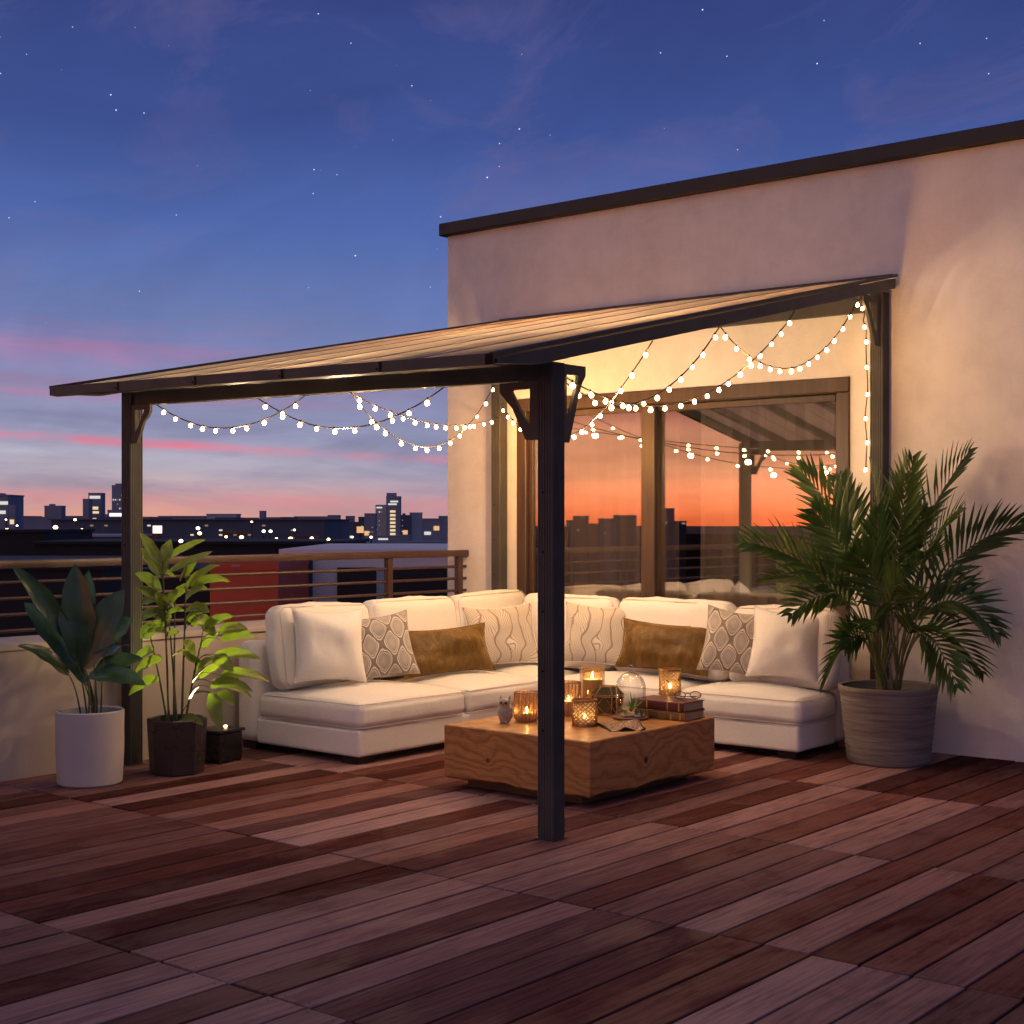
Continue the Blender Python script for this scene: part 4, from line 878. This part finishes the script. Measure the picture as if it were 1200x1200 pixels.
# palm
pp = Vector((-4.20, 9.03, 0)); d3 = pp.dot(Vector((-SN, CS, 0)))
pm = thing('potted_palm', pp, 'bushy areca palm in a ribbed grey-brown clay pot', 'plant')
def potprof():
    L = [(0, .002), (.262, .002), (.27, .012)]
    for i in range(1, 27):
        z = .012 + .46 * i / 27; r_ = .27 + .05 * (z / .5); L.append((r_ + (.003 if i % 2 else -.002), z))
    return L + [(.327, .482), (.330, .508), (.322, .515), (.305, .51), (.30, .45), (0, .45)]
pot_round(pm, pp, potprof(), 'clay', 56, smooth=60)
e = MB(); e.lathe([(0, .462), (.15, .466), (.301, .452)], pp, 36); e.build('soil', M['soil'], pm)
def frond(tip, dd, lift, start, llen, nl, rb=None):
    a = random.uniform(0, 6.28); R = pp + Vector((math.cos(a) * .07, math.sin(a) * .07, .455)) if rb is None else rb
    T = W(tip[0], tip[1], d3 + dd); T.y = min(T.y, WALL_Y - .05)
    k = R.lerp(T, .38) + VZ * lift; k.x = R.x * .72 + T.x * .28; k.y = R.y * .72 + T.y * .28
    pt = lambda t_: R * (1 - t_) ** 2 + k * 2 * t_ * (1 - t_) + T * t_ * t_
    tg = lambda t_: ((k - R) * (1 - t_) + (T - k) * t_).normalized()
    nl = int(nl * .72); ro_ = random.uniform(.45, 1.15) * random.choice((-1, 1)); cr_, sr_ = math.cos(ro_), math.sin(ro_); e = MB(); e.tube([pt(i / 14) for i in range(15)], [.0085 - .00048 * i for i in range(15)], 6, mi=1)
    for i in range(nl):
        u = (i + .5) / nl; t_ = start + (1 - start) * u
        p = pt(t_); g = tg(t_); sd = g.cross(VZ); sd = sd.normalized() if sd.length > .05 else Vector((1, 0, 0)); up = sd.cross(g); sd, up = sd * cr_ + up * sr_, up * cr_ - sd * sr_
        L = llen * 1.28 * (.55 + .75 * math.sin(PI * min(1, u * .92 + .12)) ** .9) * random.uniform(.88, 1.1) * (1 if u < .93 else .8)
        fwd = .42 + .75 * u
        for s_ in (-1, 1):
            dr = (sd * s_ * (1.05 - .50 * u) + g * (fwd + .25) + up * (.28 - .1 * u) + Vector((random.uniform(-.09, .09), random.uniform(-.09, .09), random.uniform(-.09, .09)))).normalized()
            m_ = p + dr * L * .5 + VZ * .012; en = p + dr * L - VZ * L * random.uniform(.0, .07)
            if en.y > WALL_Y - .015: en.y = WALL_Y - .015; m_.y = min(m_.y, WALL_Y - .02)
            blade(e, p, m_, en, .040, up + sd * .3 * s_, 5, .35, prof=lambda q: (.25 + 1.1 * q) if q < .35 else (1.05 - (q - .35) * 1.5) if q < 1 else .06)
    e.build('frond', [M['palm'], M['palmstem']], pm, smooth=60)
for f in (((872, 636), -.25, .55, .42, .20, 26), ((938, 552), .0, .5, .45, .20, 26), ((984, 562), .3, .4, .45, .17, 22), ((1020, 545), -.15, .3, .5, .16, 22), ((1136, 532), .05, .5, .45, .20, 26), ((1198, 616), -.2, .6, .42, .21, 28),
          ((1170, 745), -.25, .85, .45, .17, 24), ((1122, 806), -.45, .75, .5, .17, 20), ((1100, 650), -.5, .6, .45, .17, 22), ((925, 722), -.35, .75, .45, .17, 22), ((966, 800), -.40, .70, .5, .16, 20), ((1060, 560), .25, .4, .45, .16, 20),
          ((1000, 650), -.5, .5, .4, .17, 22), ((1060, 690), -.6, .6, .42, .17, 22), ((1085, 600), .1, .5, .45, .17, 22), ((950, 660), .15, .5, .42, .16, 20), ((1140, 690), .2, .6, .42, .17, 22), ((1020, 740), -.5, .5, .4, .15, 18), ((1085, 760), -.5, .55, .45, .15, 18), ((1030, 600), -.3, .35, .4, .16, 20), ((1010, 620), .25, .35, .4, .16, 20), ((900, 680), -.1, .6, .45, .19, 24), ((1070, 540), -.1, .35, .48, .18, 22), ((955, 600), -.35, .45, .45, .18, 22), ((1125, 600), -.4, .5, .45, .18, 22), ((1150, 790), -.1, .75, .48, .17, 20), ((990, 760), -.3, .5, .45, .15, 18), ((1110, 720), .15, .55, .45, .16, 18)):
    frond(*f)
# black box lamp beside the lime plant
bc = Vector((-7.66, 6.20, 0)); bo = thing('box_lantern', bc, 'squat black box lantern on the deck between dark pot and sofa', 'lantern')
rz = Matrix.Translation(bc) @ Matrix.Rotation(.12, 4, 'Z') @ Matrix.Translation(-bc)
e = MB(); e.box(bc.x - .10, bc.x + .10, bc.y - .11, bc.y + .11, .012, .20, .006, 1, m=rz); e.build('body', M['blackbox'], bo)
e = MB(); e.box(bc.x - .115, bc.x + .115, bc.y - .125, bc.y + .125, .202, .222, .004, 1, m=rz); e.build('lid', M['blackbox'], bo)
e = MB(); e.box(bc.x - .045, bc.x - .037, bc.y - .1125, bc.y - .1105, .02, .195, m=rz); e.build('trim', M['chrome'], bo)
for (sx, sy) in ((-1, -1), (1, -1), (-1, 1), (1, 1)):
    e = MB(); e.box(bc.x + sx * .08 - .012, bc.x + sx * .08 + .012, bc.y + sy * .09 - .012, bc.y + sy * .09 + .012, .001, .0115, m=rz); e.build('foot', M['blackbox'], bo)
e = MB(); e.lathe([(0, .223), (.011, .223), (.011, .229), (0, .229)], bc + Vector((-.03, .07, 0)), 14); e.build('lamp_head', M['glow'], bo)

# ================================================================ CITY
g = MB(); S = 9000
g.face([g.bm.verts.new(p) for p in ((-S, -S, -26), (S, -S, -26), (S, S, -26), (-S, S, -26))]); tag(g.build('city_ground', M['ground'], smooth=None), kind='structure')
def building(px0, px1, ytop, dist, m, label, wins=(), depth=None, zb=-26., name='building', roofbox=None, group=None, dirf=None, cat='building', lipm=None):
    """box of storeys standing at a bearing; wins: (fx, fz, width, height, material) as fractions of the front"""
    wd = (px1 - px0) / F_PX * dist; cx = (px0 + px1) / 2; zt = EYE - (ytop - HZ) / F_PX * dist; depth = depth or max(6, wd * .8)
    if dirf is None: o3 = W(cx, HZ, dist); ax = Vector((CS, SN, 0)); ay = Vector((-SN, CS, 0))
    else: o3, ax, ay = dirf(cx, dist)
    base = Vector((o3.x, o3.y, zb)); root = thing(name, base, label, cat, group)
    mx = Matrix(((ax.x, ay.x, 0, o3.x), (ax.y, ay.y, 0, o3.y), (0, 0, 1, 0), (0, 0, 0, 1)))
    e = MB(); e.box(-wd / 2, wd / 2, 0, depth, zb, zt, m=mx); e.build('wall', M[m], root, smooth=None)
    e = MB(); lp = wd * .012; hh = max(.15, (px1 - px0) * .0 + dist * .0009); e.box(-wd / 2 - lp, wd / 2 + lp, -lp, depth + lp, zt + .002, zt + hh, m=mx); ro = e.build('roof', M[lipm or m], root, smooth=None)
    if roofbox:
        for (f0, f1, h) in roofbox:
            e = MB(); e.box(-wd / 2 + wd * f0, -wd / 2 + wd * f1, depth * .3, depth * .6, zt + hh + .002, zt + hh + h * dist / F_PX, m=mx); e.build('plant_room', M[m], ro, smooth=None)
    for (fx_, fz_, fw_, fh_, wm) in wins:
        hgt = (HZ + 34 - ytop) / F_PX * dist
        x0 = -wd / 2 + wd * fx_; z1 = zt - hgt * fz_
        e = MB(); e.box(x0, x0 + wd * fw_, -.02 * max(1, dist / 60), .004 * max(1, dist / 60), z1 - hgt * fh_, z1, m=mx); e.build('window', M[wm], root, smooth=None)
    return root
def rows(n, x0, x1, z0, z1, mats, fw=.12, fh=.03, keep=.6, seed=0):
    rr = random.Random(seed); out = []
    for i in range(n):
        if rr.random() < keep: out.append((rr.uniform(x0, x1 - fw), z0 + (z1 - z0) * i / n, fw * rr.uniform(.6, 1.3), fh, rr.choice(mats)))
    return out
LM = ['lit', 'litcool']
def grid(nx, nz, z0, z1, keep, seed, fw=.07, fh=.022):
    rr = random.Random(seed); return [(.08 + .84 * i / nx + .01, z0 + (z1 - z0) * j / nz, fw, fh, rr.choice(['lit', 'litdim', 'litdim', 'litcool'])) for i in range(nx) for j in range(nz) if rr.random() < keep]
building(-60, 9, 581, 900, 'b0', 'slate office block at the far left edge of the skyline', rows(3, .75, 1, .1, .6, LM, .15, .06, 1, 1) + grid(5, 6, .1, .7, .3, 8, .05), roofbox=[(.6, .8, 2)])
building(10, 18, 593, 850, 'b0', 'narrow low slate tower near the left edge of the skyline', [(.2, .3, .6, .1, 'lit')])
building(52, 72, 594, 700, 'b0', 'squat slate block with two lit ground windows', [(.1, .55, .3, .12, 'litwarm'), (.5, .45, .35, .14, 'lit')], roofbox=[(.2, .5, 2)])
building(97, 104, 586, 640, 'b0', 'slim annexe joined to the bright topped tower', [(.4, .4, .3, .05, 'lit'), (.4, .6, .4, .08, 'lit')])
building(103.5, 119, 579, 650, 'b0', 'dark office tower with a bright band at its top', [(.1, .03, .8, .05, 'litcool'), (.05, .22, .7, .05, 'lit'), (.3, .30, .5, .04, 'lit'), (.1, .42, .5, .05, 'lit')])
building(131, 146, 570, 760, 'b0', 'tall plain slate tower just left of the corner post', grid(5, 8, .06, .6, .22, 9), roofbox=[(.2, .7, 2)])
building(126, 150, 599, 740, 'b0', 'low podium with lit band under the tall plain tower', [(.1, .05, .75, .08, 'sign')])
building(186, 240, 606, 900, 'b0', 'long low hazy block right of the corner post'); building(242, 277, 603.5, 800, 'b1', 'pale flat roofed block over the dark warehouse')
building(304, 310, 600, 800, 'b0', 'small chimney-like stub on the skyline')
building(18, 52, 607, 1000, 'b0', 'low blocks between the far left towers'); building(72, 97, 606, 980, 'b0', 'low hazy row left of the bright topped tower', [(.2, .1, .2, .1, 'lit')])
building(60, 380, 609.5, 210, 'b2', 'very long dark warehouse across the middle of the skyline', [(.36, .3, .04, .35, 'windowdark'), (.62, .35, .1, .12, 'windowdark'), (.88, .5, .1, .15, 'windowdark')] + grid(16, 3, .15, .6, .28, 15, .012, .05), roofbox=[(.1, .14, 2), (.3, .33, 1.5), (.55, .62, 2), (.8, .83, 2.5)])
building(-200, 50, 624, 75, 'b3', 'black flat roof close below the horizon, far left'); building(48, 150, 629, 95, 'b4', 'dusky purple flat roof left of the corner post', lipm='b1'); building(40, 400, 638, 70, 'b3', 'black flat roof behind the middle of the railing')
building(382, 400, 611, 520, 'b0', 'grey block right of the warehouse', rows(3, .2, .9, .1, .8, LM, .3, .06, 1, 3)); building(399, 420, 613, 480, 'b2', 'dark block with small lit windows left of the tall towers', rows(4, .1, .9, .1, .8, LM, .25, .08, 1, 4))
building(420, 427, 607, 620, 'b2', 'thin dark tower left of the twin towers', grid(2, 5, .1, .8, .4, 10, .2)); building(427, 440, 603, 560, 'b0', 'slate slab tower left of the twin towers', [(.0, .45, .4, .12, 'litwarm')] + grid(3, 6, .08, .85, .3, 12, .14))
building(440, 453, 593, 600, 'b1', 'pale half of the twin towers', [(.1, .02, .5, .03, 'litcool')] + grid(4, 8, .12, .9, .25, 13, .1))
building(452.5, 469, 583, 590, 'b0', 'tallest tower with a column of lit windows', [(.3, .06, .55, .03, 'litcool'), (.15, .11, .6, .03, 'litcool')] + [(.28, .24 + .07 * k, .38, .04, 'lit') for k in range(9)], roofbox=[(.0, .7, 4)])
building(470, 481, 605, 540, 'b2', 'dark tower right of the twin towers', [(.2, .4, .5, .12, 'litwarm')] + grid(3, 5, .1, .9, .3, 14, .12), roofbox=[(.1, .4, 2)]); building(480, 494, 602, 600, 'b1', 'pale slab tower near the house corner', rows(5, .1, .9, .2, .9, ['litcool'], .2, .05, .5, 5)); building(495, 517, 609, 500, 'b0', 'broad block at the house corner', [(.6, .2, .3, .14, 'litwarm'), (.1, .38, .35, .1, 'litcool')])
building(400, 434, 635, 260, 'b1', 'pale low shed under the distant towers', [(.2, .0, .25, .3, 'palewall')]); building(434, 480, 629, 300, 'b0', 'wide grey hall under the tallest tower', [(.2, .1, .25, .12, 'litcool')]); building(478, 530, 636, 280, 'b0', 'low grey roofs beside the house corner', [(.1, .1, .2, .4, 'b1')])
rr = random.Random(5)
for i, (a, b_, y, dd, m) in enumerate(((-40, 30, 606, 1500, 'b0'), (30, 60, 608, 1450, 'b0'), (110, 130, 604, 1300, 'b0'), (150, 190, 607, 1500, 'b0'), (276, 300, 608, 1450, 'b0'), (312, 345, 607.5, 1300, 'b0'), (345, 384, 606.5, 1500, 'b0'), (384, 398, 605, 1200, 'b0'), (405, 415, 606, 1200, 'b0'), (514, 530, 606, 1200, 'b0'))):
    building(a, b_, y, dd, m, 'low hazy block along the far horizon', group='far blocks on the horizon')
# neighbouring rooftop rooms seen between the rails
building(330, 560, 652, 30, 'palewall', 'pale neighbouring rooftop room with broad dark windows', [], depth=8, zb=-3.)
nb_ = [o for o in C.objects if o.get('label') == 'pale neighbouring rooftop room with broad dark windows'][0]
def nwin(px0, px1, y0, y1, m='windowdark', dist=29.93, name='window'):
    a = W(px0, y0, dist); b_ = W(px1, y1, dist); e = MB(); ax = Vector((CS, SN, 0)); ay = Vector((-SN, CS, 0))
    cs = [a, a + ax * ((px1 - px0) / F_PX * dist)]; cs = [cs[0], cs[1], Vector((cs[1].x, cs[1].y, b_.z)), Vector((cs[0].x, cs[0].y, b_.z))]
    A = [e.bm.verts.new(p) for p in cs]; B = [e.bm.verts.new(p + ay * .068) for p in cs]
    e.face(A); e.face(B[::-1])
    for k in range(4): e.face((A[k], B[k], B[(k + 1) % 4], A[(k + 1) % 4]))
    e.build(name, M[m], nb_, smooth=None)
for a, b_ in ((395, 441), (457, 524)): nwin(a, b_, 665, 712)
nwin(332, 345, 656, 712, 'b2'); nwin(358, 366, 656, 712, 'b2'); nwin(441.3, 456.7, 665, 712, 'b1', name='pillar')
building(246, 326, 668, 26, 'redwall', 'rust red rooftop cabin behind the railing', [(.32, .2, .12, .06, 'b1')], depth=5, zb=-3.); building(150, 246, 676, 28, 'b3', 'dark rooftop plant room behind the lime plant', [(.5, .2, .2, .3, 'b4')], depth=5, zb=-3.); building(-150, 120, 668, 34, 'b3', 'dark rooftop block behind the broad-leaved plant', [(.52, .1, .06, .25, 'b4'), (.72, .35, .08, .2, 'b0')], depth=8, zb=-3.)
nbr = MB(); nbr.face([nbr.bm.verts.new(p) for p in (W(-700, 612, 20), W(900, 612, 20), W(900, 612, 100), W(-700, 612, 100))])
for vv in nbr.bm.verts: vv.co.z = -3.0
tag(nbr.build('roof_terrace', M['b3'], smooth=None), kind='structure')
# city lamps
lamp_src = {}
def city_lamp(px, py, dist, rpx, m, label, group='city lamps'):
    p = W(px, py, dist); zb = -26.; root = thing('street_lamp', Vector((p.x, p.y, zb)), label, 'street lamp', group)
    e = MB(); e.tube([(p.x, p.y, zb), (p.x, p.y, p.z - rpx * dist / F_PX)], [.18, .1], 6); e.build('pole', M['pole'], root)
    e = MB(); e.ico(p, rpx * dist / F_PX, 2, (1, 1, .8)); e.build('lamp_head', M[m], root)
for k, (px, py, r_, m, lb) in enumerate(((8, 621, 3.2, 'lampfar', 'round warm lamp above the black roof at the far left'), (50, 624, 3.0, 'lampfar', 'warm lamp at the edge of the black roof'), (65, 618, 3.6, 'lampfar', 'largest warm lamp left of the corner post'), (96, 621, 2.8, 'lampfar', 'warm lamp midway to the corner post'),
        (88, 609, 2.2, 'lampfar', 'small lamp on the skyline before the bright topped tower'), (7, 609, 1.5, 'lampcool', 'tiny lamp under the far left office block'), (20, 616, 1.6, 'lampcool', 'tiny pale lamp beside the far left lamp'), (232, 619, 3.0, 'lampcool', 'white lamp above its twin, right of the lime plant'), (234, 625, 3.0, 'lampfar', 'warm twin lamp right of the lime plant'), (212, 634, 3.2, 'lampcool', 'white lamp right over the lime leaves'),
        (265, 629, 2.2, 'lampfar', 'small warm lamp over the red cabin'), (283, 629.5, 3.2, 'lampfar', 'large warm lamp over the red cabin'), (309, 622.5, 2.6, 'lampcool', 'white lamp, first of a pair by the warehouse'), (317, 622.5, 2.6, 'lampcool', 'white lamp, second of a pair by the warehouse'), (295, 611.5, 1.6, 'lampfar', 'tiny lamp on the warehouse roof line'),
        (324, 631, 1.8, 'lampcool', 'faint white lamp before the warehouse'), (340.5, 631.5, 3.6, 'lampfar', 'bright warm lamp at the right end of the warehouse'), (365.5, 631, 3.0, 'lampfar', 'round lamp by the warehouse corner'), (345, 621, 1.8, 'lampcool', 'small lamp on the warehouse wall'), (385, 632, 2.4, 'lampfar', 'warm lamp just past the warehouse'), (395, 644.5, 2.0, 'lampcool', 'white lamp above the top rail'),
        (435, 629.5, 2.2, 'lampcool', 'white lamp under the pale tower'), (413, 629.5, 1.6, 'lampcool', 'small lamp left of the twin towers'))):
    city_lamp(px, py, 190 if py < 632 else 64, r_ * .78, m, lb)
def sign(px0, px1, py0, py1, dist, m, label):
    a, b_ = W(px0, py0, dist), W(px1, py1, dist); root = thing('lit_sign', Vector(((a.x + b_.x) / 2, (a.y + b_.y) / 2, -26)), label, 'sign'); ax = Vector((CS, SN, 0)); ay = Vector((-SN, CS, 0)); wv = ax * ((px1 - px0) / F_PX * dist)
    e = MB(); A = [e.bm.verts.new(p) for p in (a, a + wv, Vector(((a + wv).x, (a + wv).y, b_.z)), Vector((a.x, a.y, b_.z)))]; B = [e.bm.verts.new(v_.co + ay * .4) for v_ in A]; e.face(A); e.face(B[::-1])
    for k in range(4): e.face((A[k], B[k], B[(k + 1) % 4], A[(k + 1) % 4]))
    e.build('panel', M[m], root, smooth=None)
    e = MB(); mid = a + wv * .5 + ay * .2; e.tube([(mid.x, mid.y, -26), (mid.x, mid.y, b_.z - .01)], .2, 6); e.build('pole', M['pole'], root)
sign(179, 189, 616, 625, 185, 'sign', 'small pinkish lit sign over the lime plant'); sign(418, 426, 617, 624.5, 250, 'litwarm', 'square amber lit sign left of the twin towers')
# the city on the sunset side, mirrored in the glass door
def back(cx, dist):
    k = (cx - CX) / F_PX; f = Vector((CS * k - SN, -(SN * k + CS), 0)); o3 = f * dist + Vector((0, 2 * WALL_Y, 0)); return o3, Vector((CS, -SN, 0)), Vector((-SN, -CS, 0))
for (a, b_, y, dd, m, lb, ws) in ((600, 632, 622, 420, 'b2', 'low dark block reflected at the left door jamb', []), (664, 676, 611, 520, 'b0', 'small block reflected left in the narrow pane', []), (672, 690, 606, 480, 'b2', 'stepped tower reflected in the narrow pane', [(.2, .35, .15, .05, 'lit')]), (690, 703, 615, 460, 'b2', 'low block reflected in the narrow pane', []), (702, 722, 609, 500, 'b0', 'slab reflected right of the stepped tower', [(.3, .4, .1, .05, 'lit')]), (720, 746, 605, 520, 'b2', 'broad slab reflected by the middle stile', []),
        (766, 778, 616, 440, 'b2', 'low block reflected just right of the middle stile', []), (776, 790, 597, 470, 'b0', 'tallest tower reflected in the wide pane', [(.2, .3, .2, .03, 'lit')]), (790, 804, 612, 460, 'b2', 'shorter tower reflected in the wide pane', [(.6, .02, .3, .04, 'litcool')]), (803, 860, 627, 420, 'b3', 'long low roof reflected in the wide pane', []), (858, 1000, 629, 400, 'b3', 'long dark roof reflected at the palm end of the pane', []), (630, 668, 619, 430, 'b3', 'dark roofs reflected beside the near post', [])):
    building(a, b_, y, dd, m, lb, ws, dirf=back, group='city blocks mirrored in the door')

# ================================================================ WORLD, SUN, CAMERA
sc = bpy.context.scene
wd_ = bpy.data.worlds.new('World'); sc.world = wd_; wd_.use_nodes = True; t = wd_.node_tree; t.nodes.clear(); n = NT(t)
SUN_AZ = Vector((-.545, -.838, 0)).normalized(); SUN_DIR = Vector((-.10, -.995, 0)).normalized(); SUN_EL = math.radians(3)
co = n.new('ShaderNodeTexCoord').outputs['Generated']; sp = n.new('ShaderNodeSeparateXYZ'); n.put(sp.inputs[0], co)
z = sp.outputs[2]
az = n.math('ARCTAN2', n.math('ADD', n.math('MULTIPLY', sp.outputs[0], CS), n.math('MULTIPLY', sp.outputs[1], SN)), n.math('ADD', n.math('MULTIPLY', sp.outputs[0], -SN), n.math('MULTIPLY', sp.outputs[1], CS)))   # compass bearing, 0 towards the skyline, + east
zz = n.math('MULTIPLY', z, 2., clamp=True)
blue = n.ramp(zz, [(0, (.86, .36, .24)), (.03, (.76, .40, .34)), (.065, (.52, .44, .50)), (.11, (.37, .37, .52)), (.18, (.27, .285, .49)), (.27, (.155, .215, .475)), (.40, (.078, .138, .41)), (.52, (.050, .085, .30)), (.68, (.036, .058, .225)), (1, (.06, .07, .20))])
blue2 = n.ramp(zz, [(0, (.36, .24, .33)), (.05, (.32, .28, .42)), (.10, (.29, .30, .47)), (.20, (.21, .245, .47)), (.29, (.135, .195, .475)), (.40, (.074, .134, .41)), (.52, (.048, .083, .30)), (.68, (.036, .058, .225)), (1, (.06, .07, .20))])
azr = n.math('MULTIPLY_ADD', az, 3.0, .75, True)
sky = n.mix(azr, blue, blue2)
sv = n.new('ShaderNodeCombineXYZ'); n.put(sv.inputs[0], n.math('MULTIPLY', az, 5.)); n.put(sv.inputs[1], n.math('MULTIPLY', z, 42.)); svv = sv.outputs[0]
n1 = n.noise(svv, .9, 5, .6, .5); n2 = n.noise(n.mapping(svv, (1.6, .8, 1), (7, 3, 0)), 1.4, 5, .6, .8)
# slate cloud banks low down
bank = n.math('MULTIPLY', n.ramp(n1, [(.44, 0.), (.62, 1.)]), n.ramp(zz, [(.0, 0.), (.05, .75), (.22, .65), (.34, .0)]))
sky = n.mix(n.math('MULTIPLY', bank, .8), sky, (.21, .215, .36))
def band(y, slope, thick, a0, a1, col, amt, wob=.004):
    zc = (HZ - y) / F_PX
    c_ = n.math('ADD', n.math('MULTIPLY', az, slope), n.math('MULTIPLY_ADD', n1, wob * 2, zc - wob))
    dz = n.math('DIVIDE', n.math('SUBTRACT', z, c_), thick / F_PX)
    g_ = n.math('EXPONENT', n.math('MULTIPLY', n.math('MULTIPLY', dz, dz), -1.))
    mk = n.ramp(n.math('MULTIPLY_ADD', az, 1.2, .6, True), [(max(0, .6 + 1.2 * a0), 1.), (min(1, .6 + 1.2 * a1), 0.)])
    tex = n.ramp(n2, [(.36, .12), (.5, .6), (.66, 1.)])
    return n.math('MULTIPLY', n.math('MULTIPLY', g_, mk), n.math('MULTIPLY', tex, amt)), col
for bb in (band(543, -.05, 5, -.10, .10, (.84, .22, .30), .95, .003), band(553, -.04, 6, -.3, .0, (.52, .50, .60), .7), band(594, -.02, 9, -.12, .12, (.80, .24, .27), .5), band(428, -.03, 20, -.26, -.10, (.50, .21, .40), .6, .03), band(485, -.03, 5, -.22, -.06, (.52, .20, .36), .6, .008), band(465, -.02, 9, -.16, .0, (.40, .18, .34), .55, .012), band(515, -.03, 16, -.26, .12, (.20, .20, .36), .55), band(238, -.9, 22, -.345, -.315, (.55, .20, .32), .6, .012)):
    sky = n.mix(bb[0], sky, bb[1])
# thin high wisps
wv = n.new('ShaderNodeCombineXYZ'); n.put(wv.inputs[0], n.math('ADD', n.math('MULTIPLY', az, 9.), n.math('MULTIPLY', z, 10.))); n.put(wv.inputs[1], n.math('SUBTRACT', n.math('MULTIPLY', z, 26.), n.math('MULTIPLY', az, 9.)))
wsp = n.math('MULTIPLY', n.ramp(n.noise(wv.outputs[0], .55, 6, .62, .9), [(.50, 0.), (.72, 1.)]), n.ramp(zz, [(.2, 0.), (.34, .35), (.7, .42), (.9, .1)]))
sky = n.mix(wsp, sky, (.17, .135, .30))
drk = n.math('MULTIPLY', n.ramp(n.noise(wv.outputs[0], .33, 5, .6, .5), [(.42, 0.), (.68, 1.)]), .6)
sky = n.mix(drk, sky, n.mix(1., sky, (.62, .66, .72), 'MULTIPLY'))
# stars
vo = n.new('ShaderNodeTexVoronoi', feature='F1'); n.put(vo.inputs['Vector'], co); vo.inputs['Scale'].default_value = 84
st = n.math('MULTIPLY', n.ramp(vo.outputs['Distance'], [(.028, 1.), (.046, 0.)]), n.ramp(zz, [(.18, 0.), (.4, 1.)]))
sv2 = n.new('ShaderNodeSeparateXYZ'); n.put(sv2.inputs[0], vo.outputs['Color'])
st = n.math('MULTIPLY', st, n.math('MULTIPLY', n.math('POWER', sv2.outputs[0], 1.6), 1.5))
sky = n.mix(1., sky, n.mix(st, (0, 0, 0), (1.0, 1.05, 1.2)), 'ADD')
# afterglow on the sunset side
dt = n.math('ADD', n.math('MULTIPLY', sp.outputs[0], SUN_AZ.x), n.math('MULTIPLY', sp.outputs[1], SUN_AZ.y))
glow = n.ramp(zz, [(0, (2.2, .36, .10)), (.02, (2.3, .52, .19)), (.07, (2.1, .78, .38)), (.12, (1.4, .56, .32)), (.155, (.60, .17, .14)), (.20, (.42, .11, .11)), (.26, (.50, .17, .15)), (.36, (.34, .16, .17)), (.55, (.20, .13, .20)), (1, (.05, .05, .14))])
cb = n.ramp(n.noise(n.mapping(svv, (1, .6, 1), (3, 1, 0)), .8, 4), [(.4, 1.), (.65, .55)])
glow = n.mix(1., n.mix(1., glow, (1.3, 1.3, 1.3), 'MULTIPLY'), cb, 'MULTIPLY')
sky = n.mix(n.ramp(dt, [(.25, 0.), (.72, 1.)], 'EASE'), sky, glow)
up = n.math('MULTIPLY', n.ramp(dt, [(.0, 0.), (.4, 1.)], 'EASE'), n.ramp(z, [(.16, 0.), (.40, 1.)], 'EASE'))      # lavender fill added to the unseen upper sky, lights wall and deck
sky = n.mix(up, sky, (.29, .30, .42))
nis = n.new('ShaderNodeTexSky', sky_type='NISHITA'); nis.sun_disc = False; nis.sun_elevation = SUN_EL; nis.sun_rotation = math.atan2(SUN_DIR.x, SUN_DIR.y)
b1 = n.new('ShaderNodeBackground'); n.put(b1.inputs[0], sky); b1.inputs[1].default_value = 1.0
b2 = n.new('ShaderNodeBackground'); n.put(b2.inputs[0], nis.outputs[0]); b2.inputs[1].default_value = .004
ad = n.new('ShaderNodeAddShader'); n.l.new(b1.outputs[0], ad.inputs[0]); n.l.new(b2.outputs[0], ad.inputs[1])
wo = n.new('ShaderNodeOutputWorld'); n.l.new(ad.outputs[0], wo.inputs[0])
sun = bpy.data.lights.new('sun', 'SUN'); sun.energy = .07; sun.color = (1, .46, .44); sun.angle = math.radians(14)
so = bpy.data.objects.new('sun', sun); C.objects.link(so)
so.rotation_euler = Vector((-SUN_DIR.x * math.cos(SUN_EL), -SUN_DIR.y * math.cos(SUN_EL), -math.sin(SUN_EL))).to_track_quat('-Z', 'Y').to_euler()
# the lantern's spot, washing the lime plant
spd = bpy.data.lights.new('lantern_spot', 'SPOT'); spd.energy = 80; spd.color = (1, .80, .36); spd.spot_size = math.radians(96); spd.spot_blend = .7; spd.shadow_soft_size = .02
spo = bpy.data.objects.new('lantern_spot', spd); C.objects.link(spo); spo.parent = bo; spo.location = (0, 0, .27)
spo.rotation_euler = (Vector((-7.55, 5.72, 1.0)) - (bc + Vector((0, 0, .27)))).to_track_quat('-Z', 'Y').to_euler()
cam = bpy.data.cameras.new('camera'); co_ = bpy.data.objects.new('camera', cam); C.objects.link(co_)
co_.location = (0, 0, EYE); co_.rotation_euler = (PI / 2, 0, YAW); cam.sensor_width = 36; cam.lens = F_PX / 1200 * 36; cam.shift_y = 12 / 1200; cam.clip_end = 20000; cam.clip_start = .05
sc.camera = co_
sc.view_settings.view_transform = 'Standard'; sc.view_settings.look = 'None'; sc.view_settings.gamma = 1; sc.view_settings.exposure = 0
cy = sc.cycles; cy.use_denoising = True; cy.max_bounces = 10; cy.diffuse_bounces = 4; cy.glossy_bounces = 5; cy.transparent_max_bounces = 24; cy.transmission_bounces = 6
cy.sample_clamp_indirect = 6; cy.sample_clamp_direct = 0; cy.caustics_reflective = False; cy.caustics_refractive = False
try: cy.denoiser = 'OPENIMAGEDENOISE'
except Exception: pass
